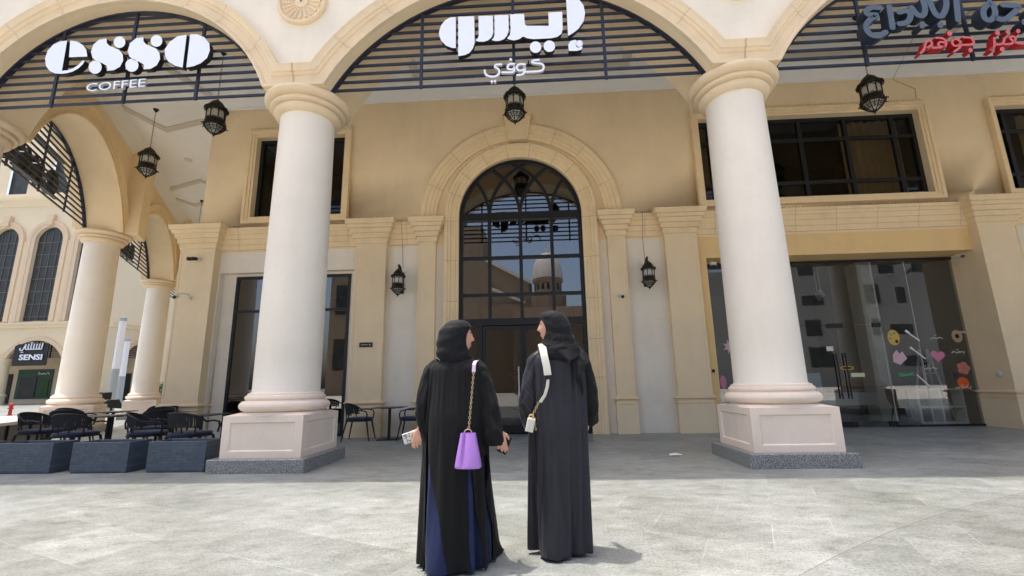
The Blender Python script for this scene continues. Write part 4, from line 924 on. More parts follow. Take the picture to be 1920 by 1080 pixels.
for s in (-1, 1):
    b.tube([(s * .10, 0, 1.95), (s * .30, -.25, 0)], .03, 6); b.tube([(s * .10, .02, 1.95), (s * .30, .35, 0)], .03, 6)
for k in range(1, 6): b.box(-.10 - .20 * (1 - k / 6), .10 + .20 * (1 - k / 6), -.25 * (1 - k / 6) - .03, -.25 * (1 - k / 6) + .03, 1.95 * k / 6 - .01, 1.95 * k / 6 + .015)
b.build('frame', 'st_white', o)
o = fur('display_shelf', 'white open shelf unit behind the shop glass', 'shelf', (10.35, 13.0, .004))
b = MB()
for x in (-.55, 0, .55): b.box(x - .03, x + .03, -.15, .15, 0, .9)
for z in (.02, .42, .86): b.box(-.58, .58, -.16, .16, z, z + .045)
b.build('frame', 'st_white', o)
o = fur('shop_chair', 'dark moulded chair inside the shop by the white shelf', 'chair', (9.55, 13.1, .004), .5)
b = MB(); b.loft([[(-.2 + .4 * i / 8, -.22 + .02 * abs(i - 4) , .45) for i in range(9)], [(-.21 + .42 * i / 8, .18 + .02 * abs(i - 4) * -1, .43) for i in range(9)], [(-.2 + .4 * i / 8, .25 - .01 * abs(i - 4), .60) for i in range(9)], [(-.17 + .34 * i / 8, .32 - .012 * abs(i - 4), .92) for i in range(9)]], closed=False, cap=False); b.build('shell', 'black', o, 70)
for sx in (-1, 1):
    for sy in (-1, 1): b = MB(); b.tube([(sx * .15, sy * .14, .43), (sx * .22, sy * .22, 0)], [.018, .012], 8); b.build('leg', 'black', o)
o = fur('shop_table', 'long table under pale cloth deep in the shop', 'table', (8.9, 14.6, .004))
b = MB(); b.bbox(-.9, .9, -.4, .4, .74, .78, .01); b.build('top', 'tabletop', o)
b = MB(); b.loft([[(-.92, -.42, .795), (.92, -.42, .795), (.92, .42, .795), (-.92, .42, .795)], [(-.93, -.43, .785), (.93, -.43, .785), (.93, .43, .785), (-.93, .43, .785)], [(-.94, -.44, .45), (.94, -.44, .45), (.94, .44, .45), (-.94, .44, .45)]], cap=False); b.build('cloth', 'st_blue', o)
for sx in (-1, 1):
    for sy in (-1, 1): b = MB(); b.tube([(sx * .8, sy * .3, .74), (sx * .84, sy * .34, 0)], .025, 8); b.build('leg', 'st_tan', o)
for x, y, z, lab in ((8.6, 14.2, 3.7, 'white track spotlight on the shop ceiling, nearer the glass'), (9.1, 15.2, 3.75, 'white track spotlight on the shop ceiling, farther back')):
    o = fur('track_spotlight', lab, 'spotlight', (x, y, z)); b = MB(); b.tube([(0, 0, .85), (0, 0, .1)], .01, 6); b.tube([(0, .05, .12), (0, -.08, -.06)], .06, 12); b.build('lamp_head', 'st_white', o)
o = fur('plant_pot', 'dark square pot with thin plant inside the entrance', 'plant', (-.55, 12.9, .004))
b = MB(); b.loft([[(s * x, s * y, z) for x, y in ((-1, -1), (1, -1), (1, 1), (-1, 1))] for z, s in ((0, .13), (.5, .2))]); b.build('pot', 'black', o)
b = MB(); random.seed(5)
for k in range(60):
    a = random.uniform(0, 6.28); h = random.uniform(.6, 1.7); rr = random.uniform(.05, .32)
    p = Vector((rr * math.cos(a), rr * math.sin(a), h)); q = p + Vector((.12 * math.cos(a), .12 * math.sin(a), .05)); n = Vector((-math.sin(a), math.cos(a), 0)) * .03
    b.add([p, (p + q) / 2 + n, q, (p + q) / 2 - n], [(0, 1, 2, 3)])
b.tube([(0, 0, .45), (0.02, 0, 1.5)], .012, 6); b.build('foliage', 'leaf', o, shadeflat=True)

# ------------------------------------------------------------------ cafe furniture
CS = Matrix.Diagonal((1.2, 1.2, 1.07, 1))
def make_chair(loc, rz, lab, group):
    o = thing('armchair', lab, 'chair', loc, rz, group)
    s = MB(CS); n = 20
    def sq(a, b, z, e=.75): return [(math.copysign(abs(math.cos(t)) ** e, math.cos(t)) * a, math.copysign(abs(math.sin(t)) ** e, math.sin(t)) * b, z) for t in [2 * PI * i / 28 for i in range(28)]]
    s.loft([sq(.20, .20, .425), sq(.245, .245, .432), sq(.255, .25, .455), sq(.245, .24, .478), sq(.18, .18, .488)])
    s.build('seat_cushion', 'cushion', o, 60)
    f = MB(CS); f.loft([sq(.25, .245, .405), sq(.26, .255, .41), sq(.26, .255, .428), sq(.25, .245, .43)])
    # top rail sweeping down into the arms
    top = []
    for i in range(25):
        t = -PI * .02 + (PI * 1.04) * i / 24
        x, y = .275 * math.cos(t), .06 + .22 * math.sin(t)
        z = .64 + .145 * max(0, math.sin(t)) ** .7
        top.append((x, y, z))
    arm_r = [(.265, -.20, .45), (.275, -.215, .55), (.28, -.19, .62), (.28, -.08, .645)]
    arm_l = [(-x, y, z) for x, y, z in reversed(arm_r)]
    f.tube(arm_r + top + arm_l, .014, 8)
    low = [(.262 * math.cos(t), .05 + .20 * math.sin(t), .54 + .03 * math.sin(t)) for t in [PI * .05 + PI * .90 * i / 20 for i in range(21)]]
    f.tube(low, .010, 6)
    for t in (.12, .88): f.tube([low[int(t * 20)], (low[int(t * 20)][0] * .96, low[int(t * 20)][1] * .9, .42)], .011, 6)
    for i in (8, 12): f.tube([low[i], (low[i][0], low[i][1] * .92, .42)], .011, 6)
    f.build('frame', 'chairframe', o)
    r = MB(CS)
    for i in range(46):
        t = PI * .06 + PI * .88 * i / 45
        a = Vector((.275 * math.cos(t), .06 + .22 * math.sin(t), .64 + .145 * max(0, math.sin(t)) ** .7)); t2 = t + random.uniform(-.05, .05)
        c = Vector((.262 * math.cos(t2), .05 + .20 * math.sin(t2), .54 + .03 * math.sin(t2)))
        r.tube([a, c], .0085, 5)
    r.build('rope_back', 'rope', o)
    for sx in (-1, 1):
        for sy in (-1, 1):
            b = MB(CS); b.tube([(sx * .20, sy * .19, .41), (sx * .25, sy * .26, .0)], [.018, .011], 8); b.build('leg', 'chairframe', o)
    return o
def make_table(loc, lab, group, rz=0):
    o = thing('cafe_table', lab, 'table', loc, rz, group)
    b = MB(); b.bbox(-.36, .36, -.36, .36, .722, .742, .006); b.build('table_top', 'tabletop', o)
    b = MB(); b.tube([(0, 0, .02), (0, 0, .722)], .035, 14); b.box(-.16, .16, -.16, .16, .705, .720); b.build('post', 'black', o)
    b = MB(); b.bbox(-.24, .24, -.24, .24, .001, .022, .006); b.build('base', 'black', o)
    return o
CG, TG = 'rope back cafe chairs', 'small black cafe tables'
ch0 = make_chair((-4.22, 11.12, 0), -PI / 2 - .15, 'rope back armchair against the ochre pilaster, facing the door side', CG)
ch0.rotation_euler[2] = PI / 2 + .1
def chair(x, y, rz, lab): return copy_tree(ch0, None, (x, y, 0), rz, lab)
chair(-2.95, 11.15, -PI / 2 + .1, 'rope back armchair by the wall table, partly hidden by the woman in black and blue')
t0 = make_table((-3.52, 11.18, 0), 'small black table between two armchairs against the white wall', TG, .1)
def table(x, y, rz, lab): return copy_tree(t0, None, (x, y, 0), rz, lab)
# local -Y is the front of a chair; rz turns it
chair(-9.75, 8.95, PI / 2 + .15, 'leftmost rope back armchair behind the planters, turned sideways')
chair(-8.35, 8.30, PI + .12, 'rope back armchair with its back to the plaza behind the middle planter')
chair(-7.75, 9.25, -PI / 2 - .35, 'rope back armchair between the two nearest cafe tables')
chair(-6.95, 8.25, PI / 2 + .5, 'rope back armchair angled behind the right planter')
chair(-6.02, 8.05, PI - .12, 'rope back armchair with its back to the plaza nearest the column pedestal')
chair(-5.72, 9.10, -PI / 2, 'rope back armchair just left of the near column pedestal')
chair(-8.75, 10.55, .2, 'rope back armchair facing the plaza behind the first cafe table')
chair(-9.9, 12.1, .6, 'dark armchair far back by the corner pilaster, half behind another')
chair(-9.25, 11.25, -PI / 2, 'dark armchair in the back row beside the corner pilaster')
chair(-11.3, 11.1, PI / 2, 'dark armchair in the back row near the large side column')
chair(-10.4, 10.15, PI + .3, 'rope back armchair in the second row, seen from behind between two tables')
table(-8.75, 9.35, .1, 'black cafe table behind the left planters')
table(-6.65, 9.15, .05, 'black cafe table nearest the left column pedestal')
table(-10.4, 11.2, .3, 'black cafe table in the back row near the side column')
# planters
pl0 = None
for cx, lab in ((-5.50, 'slate blue trough planter beside the column plinth'), (-6.715, 'slate blue trough planter in the middle of the row'), (-7.945, 'slate blue trough planter at the left end in view'), (-9.2, 'slate blue trough planter farthest left, cut by the picture edge')):
    if pl0 is None:
        pl0 = thing('planter', lab, 'planter', (cx, 7.32, 0), 0, 'slate blue planters along the cafe edge')
        b = MB(); x, y = .455, .215
        def rr(e, z): return [(-x + e, -y + e, z), (x - e, -y + e, z), (x - e, y - e, z), (-x + e, y - e, z)]
        b.loft([rr(.012, 0), rr(.012, .02), rr(0, .022), rr(0, .445), rr(.006, .452), rr(.03, .452), rr(.035, .44), rr(.035, .36)], cap=True)
        b.build('trough', 'planter', pl0, 20)
        b = MB(); b.box(-x + .04, x - .04, -y + .04, y - .04, .355, .375); M['soil'] = plain('dark_gravel', (.03, .028, .026), .95, 0, .3, .5, 60); b.build('soil', 'soil', pl0)
    else: copy_tree(pl0, None, (cx, 7.32, 0), 0, lab)
# ledge of white marble with a dark glass side under the first side arch
fr = Matrix.Translation(C0) @ (Matrix.Translation((0, 12, 0)) @ WING).to_3x3().to_4x4()
o = thing('marble_ledge', 'broad white marble ledge with dark glass side under the nearer side arch', 'ledge', fr @ Vector((-3.8, -1.2, 0)), math.atan2(-wd.y, -wd.x))
b = MB(); b.bbox(-2.8, 2.9, -1.6, 1.45, .50, .58, .01); b.build('top_slab', 'marble', o)
b = MB(); b.box(-2.75, 2.85, -1.55, 1.35, .002, .50); b.build('side', 'glass_block' if 'glass_block' in M else 'tabletop', o)
for k in range(6):
    b = MB(); b.box(-2.75 + k * 1.1, -2.70 + k * 1.1, 1.352, 1.38, .002, .50); b.build('post', 'chairframe', o)
# scrap of paper on the floor
o = MB(); random.seed(3)
pts = [(-.10, -.03), (-.04, -.05), (.03, -.03), (.10, -.04), (.11, .01), (.04, .03), (-.03, .02), (-.09, .03)]
o.add([(x, y, .006 + .03 * random.random()) for x, y in pts] + [(0, 0, .05)], [(i, (i + 1) % 8, 8) for i in range(8)])
o = o.build('paper_scrap', 'st_white', None, shadeflat=True); o.location = (2.24, 8.2, .002); tag(o, 'crumpled white paper scrap on the shaded floor', 'litter')
# ------------------------------------------------------------------ people
from mathutils import noise as noise_v
def head_shape(m_, c, face, tilt=0, s=1.0):
    # head with brow, eye sockets, nose, lips and chin; face = heading angle of the nose in the ground plane
    F = Vector((math.cos(face), math.sin(face), 0)); Rt = Vector((math.sin(face), -math.cos(face), 0)); U = Vector((0, 0, 1))
    nu, nv = 56, 44; rings = []
    G = lambda v, m, sg: math.exp(-((v - m) / sg) ** 2)
    for j in range(1, nv):
        ph = PI * j / nv; z = math.cos(ph); r = math.sin(ph); ring = []
        for i in range(nu):
            t = 2 * PI * i / nu; x = r * math.sin(t); y = r * math.cos(t)
            px, py, pz = x * .073, y * .092, z * .116
            if z < 0: px *= 1 - .30 * (-z) ** 1.3
            if y > 0:
                py *= .97
                if z < -.3: py += .014 * (-z - .3) * (1.2 - abs(x))
                nose = .030 * G(x, 0, .13) * (max(0, min(1, (.28 - z) / .48)) if z > -.20 else max(0, 1 - (-.20 - z) / .10))
                py += nose
                py += .006 * G(z, .26, .10) * G(x, 0, .6)
                py -= .010 * G(z, .10, .10) * (G(x, .38, .17) + G(x, -.38, .17))
                py += .007 * G(z, -.47, .06) * G(x, 0, .25) + .006 * G(z, -.58, .05) * G(x, 0, .22) - .004 * G(z, -.525, .025) * G(x, 0, .25)
                py += .009 * G(z, -.82, .12) * G(x, 0, .28)
            p = c + (Rt * px + F * py + U * pz) * s
            ring.append(p)
        rings.append(ring)
    m_.loft(rings)
def face_bits(parent, c, face, s=1.0):
    F = Vector((math.cos(face), math.sin(face), 0)); Rt = Vector((math.sin(face), -math.cos(face), 0)); U = Vector((0, 0, 1))
    P = lambda x, y, z: c + (Rt * x + F * y + U * z) * s - parent.location
    for sx in (-1, 1):
        e = MB(); e.loft([[P(sx * .028 + .013 * k * math.cos(a), .0690 + d, .011 + .0055 * k * math.sin(a)) for a in [2 * PI * i / 12 for i in range(12)]] for k, d in ((1, 0), (.8, .004), (.3, .0065))]); e.build('eye', 'black', parent)
        e = MB(); e.tube([P(sx * .012, .0875, .026), P(sx * .028, .0815, .032), P(sx * .047, .067, .028)], [.003, .0035, .002], 6); e.build('eyebrow', 'hair', parent)
    e = MB(); e.tube([P(-.020, .0745, -.060), P(-.008, .0835, -.0555), P(0, .0845, -.057), P(.008, .0835, -.0555), P(.020, .0745, -.060)], [.002, .0042, .0045, .0042, .002], 8)
    e.tube([P(-.016, .0755, -.0635), P(0, .0830, -.067), P(.016, .0755, -.0635)], [.002, .005, .002], 8); e.build('lips', 'lip', parent)
def hand(m_, wrist, point, palm, thumb_side, curl=.35, s=1.0):
    # palm of four bones, four bent fingers of unequal length, thumb from the side of the palm
    p = point.normalized(); n = palm.normalized(); t = thumb_side.normalized()
    w = wrist
    m_.capsule([w - p * .03, w + p * .01], [.024 * s, .026 * s], 12)
    lens = (.070, .078, .073, .058); base_l = (.088, .092, .088, .080)
    for k in range(4):
        off = (.031 - .0205 * k) * s
        kn = w + p * base_l[k] * s + t * off
        m_.capsule([w + t * off * .6 + p * .012, w + t * off * .85 + p * .05 * s, kn], [.0145 * s, .0140 * s, .0115 * s], 10)
        d = p.copy(); q = kn; pts = [q.copy()]; L = lens[k] * s
        for seg, fr in enumerate((.45, .32, .25)):
            a = curl * (.55 + .5 * seg) * (1 + .12 * k)
            d = (d * math.cos(a) + n * math.sin(a)).normalized(); q = q + d * L * fr; pts.append(q.copy())
        m_.capsule(pts, [.0092 * s, .0086 * s, .0078 * s, .0062 * s], 10)
    b = w + p * .022 * s + t * .022 * s
    q1 = b + (t * .75 + p * .65 + n * .18).normalized() * .040 * s; q2 = q1 + (t * .30 + p * .95 + n * .40).normalized() * .032 * s; q3 = q2 + (p * .95 + n * .5 - t * .05).normalized() * .024 * s
    m_.capsule([b, q1, q2, q3], [.0145 * s, .0115 * s, .0098 * s, .0075 * s], 10)
def remesh_body(o, vox):
    md = o.modifiers.new('r', 'REMESH'); md.mode = 'VOXEL'; md.voxel_size = vox; md.adaptivity = 0; md.use_smooth_shade = True
    sm = o.modifiers.new('s', 'SMOOTH'); sm.iterations = 2; sm.factor = .4
    dg = bpy.context.evaluated_depsgraph_get(); dg.update()
    me = bpy.data.meshes.new_from_object(o.evaluated_get(dg)); o.modifiers.clear(); o.data = me
    me.polygons.foreach_set('use_smooth', [True] * len(me.polygons))
def body(root, hc, face, sh_z, sh, hip, feet, arms, s=1.0):
    m_ = at(root)
    head_shape(m_, hc, face, 0, s)
    base_n = Vector((sh[0], sh[1], sh_z + .01))
    m_.capsule([base_n, hc + Vector((0, 0, -.07))], [.058, .052], 16)
    m_.capsule([Vector((hip[0], hip[1], hip[2])), Vector((sh[0], sh[1], (hip[2] + sh_z) / 2)), Vector((sh[0], sh[1], sh_z - .12))], [.125, .105, .115], 16)
    m_.capsule([Vector((sh[0] - .14, sh[1], sh_z - .075)), Vector((sh[0], sh[1], sh_z - .04)), Vector((sh[0] + .14, sh[1], sh_z - .075))], [.050, .06, .050], 14)
    for fx, fy, sx in feet:
        h = Vector((hip[0] + sx * .085, hip[1], hip[2] - .02)); a = Vector((fx, fy, .085)); kx = (h + a) / 2 + Vector((0, .03, .02))
        m_.capsule([h, kx, a], [.088, .058, .040], 14)
        m_.capsule([a + Vector((0, -.03, -.035)), a + Vector((0, .06, -.04)), a + Vector((sx * .01, .15, -.062))], [.036, .034, .022], 12)
    for sh_p, el, wr, point, palm, th, curl in arms:
        m_.capsule([sh_p, el], [.045, .038], 12); m_.capsule([el, wr], [.040, .026], 12)
        hand(m_, wr, point, palm, th, curl)
    o = m_.build('body', 'skin', root)
    remesh_body(o, .0042)
    face_bits(o, hc, face, s); 
    for ch in o.children: ch.matrix_parent_inverse = Matrix.Identity(4); ch.location = (0, 0, 0)
    return o
def fix_face(o, root):
    for ch in o.children: ch.location = -root.location
def garment(root, name, mat, rows, folds, holes=None, n=120, shrink=0, wr=lambda z: .010, NR=64, smooth=70):
    # rows: (z, cx, cy, rx, ry, rot); folds: list of (k, phase, twist, amp(z)); holes(theta, z) -> True where cut away
    rows = [r if len(r) == 6 else (*r, 0) for r in rows]
    zs = [r[0] for r in rows]; N_ = NR; R_ = []
    for i in range(N_ + 1):
        u = i / N_ * (len(rows) - 1); k = min(int(u), len(rows) - 2); f = u - k
        p0, p1, p2, p3 = rows[max(k - 1, 0)], rows[k], rows[k + 1], rows[min(k + 2, len(rows) - 1)]
        R_.append([.5 * (2 * p1[q] + (p2[q] - p0[q]) * f + (2 * p0[q] - 5 * p1[q] + 4 * p2[q] - p3[q]) * f * f + (3 * p1[q] - p0[q] - 3 * p2[q] + p3[q]) * f ** 3) for q in range(6)])
    m_ = at(root); vs = []; fs = []
    for z, cx, cy, rx, ry, ro in R_:
        for j in range(n):
            t = 2 * PI * j / n
            d = sum(a(z) * math.cos(k * t + ph + tw * z) for k, ph, tw, a in folds)
            q = Vector((math.cos(t) * 2.6, math.sin(t) * 2.6, z * 1.5 + cx * 7))
            d += wr(z) * (noise_v.noise(q * 1.0) + .6 * noise_v.noise(q * 2.3) + .35 * noise_v.noise(Vector((q.x * 3, q.y * 3, z * 9))))
            e = .88
            x = math.copysign(abs(math.cos(t)) ** e, math.cos(t)) * (rx - shrink + d); y = math.copysign(abs(math.sin(t)) ** e, math.sin(t)) * (ry - shrink + d)
            vs.append((cx + x * math.cos(ro) - y * math.sin(ro), cy + x * math.sin(ro) + y * math.cos(ro), z))
    for i in range(N_):
        zc = (R_[i][0] + R_[i + 1][0]) / 2
        for j in range(n):
            if holes and holes((j + .5) * 360 / n, zc): continue
            k = (j + 1) % n
            fs.append((i * n + j, i * n + k, (i + 1) * n + k, (i + 1) * n + j))
    m_.add(vs, fs); o = m_.build(name, mat, root, smooth)
    so = o.modifiers.new('thickness', 'SOLIDIFY'); so.thickness = .004; so.offset = -1
    return o
def sleeve(m_, path, rad, folds=.006, n=28, flat=1.0, seed=0):
    P = [Vector(p) for p in path]; Q = []; Rr = []
    K = len(P) - 1; NN = 30
    for i in range(NN + 1):
        u = i / NN * K; k = min(int(u), K - 1); f = u - k
        p0, p1, p2, p3 = P[max(k - 1, 0)], P[k], P[k + 1], P[min(k + 2, K)]
        Q.append(.5 * (2 * p1 + (p2 - p0) * f + (2 * p0 - 5 * p1 + 4 * p2 - p3) * f * f + (3 * p1 - p0 - 3 * p2 + p3) * f ** 3)); Rr.append(rad[k] * (1 - f) + rad[k + 1] * f)
    rings = []; random.seed(seed)
    for i, q in enumerate(Q):
        t = (Q[min(i + 1, NN)] - Q[max(i - 1, 0)]).normalized()
        a = t.cross(Vector((0, 1, 0))).normalized(); b = a.cross(t).normalized()
        ring = []
        for j in range(n):
            th = 2 * PI * j / n
            d = folds * (1.2 * noise_v.noise(Vector((math.cos(th) * 1.5 + seed, math.sin(th) * 1.5, i * .16))) + .9 * noise_v.noise(Vector((math.cos(th) * 3 + seed, math.sin(th) * 3, i * .42)))) * min(1, i / 5)
            ring.append(q + a * math.cos(th) * (Rr[i] + d) + b * math.sin(th) * (Rr[i] * flat + d))
        rings.append(ring)
    m_.loft(rings, cap=False)
def hijab(root, name, mat, hc, face, rows, seed=1, n=96):
    F = Vector((math.cos(face), math.sin(face), 0)); Rt = Vector((math.sin(face), -math.cos(face), 0))
    m_ = at(root); K = len(rows) - 1; NN = 60; R_ = []
    for i in range(NN + 1):
        u = i / NN * K; k = min(int(u), K - 1); f = u - k
        p0, p1, p2, p3 = rows[max(k - 1, 0)], rows[k], rows[k + 1], rows[min(k + 2, K)]
        R_.append([.5 * (2 * p1[q] + (p2[q] - p0[q]) * f + (2 * p0[q] - 5 * p1[q] + 4 * p2[q] - p3[q]) * f * f + (3 * p1[q] - p0[q] - 3 * p2[q] + p3[q]) * f ** 3) for q in range(5)])
    vs = []
    for i, (z, f, b, w, al) in enumerate(R_):
        al = math.radians(max(al, 0))
        for j in range(n + 1):
            t = al + (2 * PI - 2 * al) * j / n
            cy = (f - b) / 2; ry = (f + b) / 2
            y = math.cos(t); x = math.sin(t)
            # diagonal wrap folds round the back of the head
            lo = min(1, max(0, (.07 - z) / .14)); s1 = math.sin(7.5 * z / .1 + 3.4 * math.sin(t * .5) * 2 + 1.2 * t + seed); d = .0024 * lo * math.copysign(abs(s1) ** .6, s1) * (.4 + .6 * abs(math.sin(t * .5))) + .004 * noise_v.noise(Vector((math.cos(t) * 1.6 + z * 9, math.sin(t) * 1.6 - z * 6 + seed, z * 14))) * min(1, max(0, (.12 - z) / .05)) + .0022 * noise_v.noise(Vector((math.cos(t) * 4 + z * 22, math.sin(t) * 4 - z * 15, z * 38 + seed)))
            px = x * (max(w, .004) + d); py = cy + y * (max(ry, .004) + d)
            vs.append(hc + F * py + Rt * px + Vector((0, 0, z)))
    fs = []
    for i in range(NN):
        for j in range(n): fs.append((i * (n + 1) + j, i * (n + 1) + j + 1, (i + 1) * (n + 1) + j + 1, (i + 1) * (n + 1) + j))
    fs.append(tuple(range(n + 1)))
    m_.add(vs, fs); o = m_.build(name, mat, root, 75)
    so = o.modifiers.new('thickness', 'SOLIDIFY'); so.thickness = .006; so.offset = -1
    return o

V = Vector
def drape(o, pin, proxy, frames=46, bend=.35, tens=12, mass=.28, pressure=0, drag=1.0):
    # let the garment hang under gravity over a simple body stand-in, then keep the settled shape
    for md in list(o.modifiers): o.modifiers.remove(md)
    g = o.vertex_groups.new(name='pin')
    for v in o.data.vertices:
        w = pin(o.matrix_world.translation + v.co if False else v.co + o.parent.location)
        if w > 0: g.add([v.index], w, 'REPLACE')
    cols = []
    for p in proxy:
        c = p.modifiers.new('col', 'COLLISION'); p.collision.thickness_outer = .006; p.collision.cloth_friction = 4; cols.append(p)
    md = o.modifiers.new('cloth', 'CLOTH'); st = md.settings
    st.quality = 5; st.mass = mass; st.tension_stiffness = tens; st.compression_stiffness = tens; st.shear_stiffness = tens * .4; st.bending_stiffness = bend; st.air_damping = drag
    st.tension_damping = 8; st.compression_damping = 8; st.shear_damping = 8; st.bending_damping = .5
    st.vertex_group_mass = 'pin'; st.pin_stiffness = 1
    md.collision_settings.distance_min = .006; md.collision_settings.collision_quality = 3; md.collision_settings.use_self_collision = False
    md.point_cache.frame_start = 1; md.point_cache.frame_end = frames
    f0 = sc.frame_current
    for f in range(1, frames + 1): sc.frame_set(f)
    dg = bpy.context.evaluated_depsgraph_get()
    me = bpy.data.meshes.new_from_object(o.evaluated_get(dg)); o.modifiers.clear(); o.vertex_groups.clear(); o.data = me
    me.polygons.foreach_set('use_smooth', [True] * len(me.polygons))
    sc.frame_set(f0)
    for p in proxy: bpy.data.objects.remove(p)
    su = o.modifiers.new('smooth', 'SMOOTH'); su.iterations = 3; su.factor = .35
    so = o.modifiers.new('thickness', 'SOLIDIFY'); so.thickness = .004; so.offset = -1
def body_proxy(cx, cy, sh_z, hip, feet, arms):
    m_ = MB()
    m_.capsule([V((hip[0], hip[1], hip[2] - .04)), V((cx, cy, (hip[2] + sh_z) / 2)), V((cx, cy, sh_z - .12))], [.150, .118, .125], 20)
    m_.capsule([V((cx - .15, cy, sh_z - .075)), V((cx, cy, sh_z - .045)), V((cx + .15, cy, sh_z - .075))], [.055, .065, .055], 16)
    a = m_.build('stand_in', 'skin', None); out = [a]
    for fx, fy, sx in feet:
        m_ = MB(); h = V((hip[0] + sx * .075, hip[1], hip[2] - .05)); f = V((fx, fy, .06))
        m_.capsule([h, (h + f) / 2 + V((0, .02, .02)), f], [.115, .085, .075], 16); out.append(m_.build('stand_in', 'skin', None))
    for a, b in arms:
        m_ = MB(); m_.capsule([a, b], [.05, .045], 12); out.append(m_.build('stand_in', 'skin', None))
    m_ = MB(); m_.add([(cx - 2, cy - 2, .004), (cx + 2, cy - 2, .004), (cx + 2, cy + 2, .004), (cx - 2, cy + 2, .004)], [(0, 1, 2, 3)]); out.append(m_.build('stand_in', 'skin', None))
    return out
# woman on the left: black open abaya over navy skirt, head turned to her right
W1 = thing('person', 'woman in black abaya with navy blue panels, lilac bag on her shoulder, looking right', 'person', (-.58, 3.46, 0))
hc = V((-.575, 3.46, 1.558)); fa = math.radians(20)
rW = V((-.292, 3.42, .885)); lW = V((-.855, 3.46, .905))
o = body(W1, hc, fa, 1.36, (-.59, 3.46), (-.59, 3.46, .92), [(-.66, 3.36, -1), (-.52, 3.62, 1)],
     [(V((-.44, 3.46, 1.28)), V((-.355, 3.43, 1.06)), rW, V((.26, .02, -1)), V((-.1, 1, .1)), V((.95, .25, .2)), .30),
      (V((-.74, 3.46, 1.28)), V((-.825, 3.42, 1.07)), lW, V((-.30, .03, -1)), V((.1, 1, .1)), V((-.95, .25, .1)), .40)])
fix_face(o, W1)
rows1 = [(1.412, -.588, 3.465, .080, .078), (1.398, -.590, 3.465, .108, .090), (1.378, -.592, 3.462, .155, .105), (1.352, -.594, 3.46, .195, .118), (1.315, -.596, 3.458, .215, .130), (1.24, -.597, 3.455, .216, .142), (1.12, -.598, 3.455, .206, .150), (1.0, -.60, 3.46, .200, .156), (.88, -.60, 3.46, .205, .166), (.72, -.60, 3.47, .214, .180, -.03), (.55, -.598, 3.475, .228, .205, -.06), (.38, -.594, 3.49, .240, .245, -.10), (.2, -.585, 3.515, .256, .30, -.16), (.02, -.572, 3.545, .276, .365, -.22)]
lowf = lambda a, b, z0: (lambda z: a + (b - a) * max(0, min(1, (z0 - z) / z0)))
folds1 = [(7, .4, .8, lowf(.0005, .010, 1.0)), (11, 1.9, -1.0, lowf(.0004, .006, .95)), (17, .3, 1.2, lowf(.0003, .003, .9))]
def slits(t, z):
    if z < .88:
        k = (.88 - z) / .88; c = 215 + 29 * k; h = 5 + 16 * min(1, k * 1.7)
        if c - h < t < c + h: return True
    if z < .72:
        k = (.72 - z) / .72
        c = 294 + 6 * k; h = 3 + 11 * min(1, k * 1.4)
        if c - h < t < c + h: return True
        c = 338 + 4 * k; h = 8 + 11 * min(1, k * 1.4)
        if c - h < t < c + h: return True
        c = 60; h = 3 + 25 * k
        if c - h < t < c + h: return True
    return False
rows1s = rows1[:6] + [(1.12, -.600, 3.455, .216, .165), (1.0, -.602, 3.46, .222, .185), (.88, -.60, 3.465, .232, .205), (.72, -.596, 3.475, .248, .235), (.55, -.586, 3.50, .276, .285), (.38, -.572, 3.525, .302, .33), (.2, -.556, 3.55, .328, .38), (.03, -.540, 3.575, .352, .43)]
rows1b = [(1.0, -.602, 3.46, .196, .160), (.88, -.60, 3.465, .206, .175)] + [(z, cx, cy, rx - .03, ry - .035) for z, cx, cy, rx, ry in rows1s[9:]]
feet1 = [(-.68, 3.30, -1), (-.42, 3.78, 1)]
sk = garment(W1, 'skirt', 'skirt_blue', rows1b, [(7, 1.0, .3, lowf(0, .012, 1.0)), (11, .6, -.3, lowf(0, .006, 1.0))], None, n=120, NR=70, wr=lambda z: .003)
drape(sk, lambda p: 1 if p.z > .94 else 0, body_proxy(-.595, 3.46, 1.36, (-.59, 3.46, .92), feet1, []), bend=.8, mass=.3)
co = garment(W1, 'abaya', 'abaya_black', rows1s, [(6, .4, .5, lowf(0, .016, .85)), (9, 1.9, -.5, lowf(0, .007, .8))], slits, n=200, NR=110, wr=lambda z: .007)
px = body_proxy(-.595, 3.46, 1.36, (-.59, 3.46, .92), feet1, [])
q = bpy.data.objects.new('stand_in', sk.data.copy()); COL.objects.link(q); q.location = W1.location; px.append(q)
drape(co, lambda p: 1 if p.z > 1.335 else (.5 if p.z > 1.30 else 0), px, bend=1.0, mass=.3, frames=40)
s_ = at(W1)
sleeve(s_, [(-.475, 3.46, 1.362), (-.437, 3.458, 1.312), (-.408, 3.45, 1.22), (-.366, 3.44, 1.08), (-.348, 3.43, .97), (-.330, 3.42, .87), (-.328, 3.415, .785)], [.050, .066, .068, .070, .076, .080, .070], .011, n=40, seed=2)
s_.build('sleeve', 'abaya_black', W1, 75).modifiers.new('thickness', 'SOLIDIFY').thickness = .004
s_ = at(W1)
sleeve(s_, [(-.715, 3.46, 1.362), (-.768, 3.458, 1.315), (-.800, 3.45, 1.22), (-.822, 3.44, 1.08), (-.824, 3.445, .98), (-.812, 3.45, .89), (-.795, 3.46, .80)], [.050, .066, .066, .066, .062, .056, .046], .011, n=40, seed=5)
s_.build('sleeve', 'abaya_black', W1, 75).modifiers.new('thickness', 'SOLIDIFY').thickness = .004
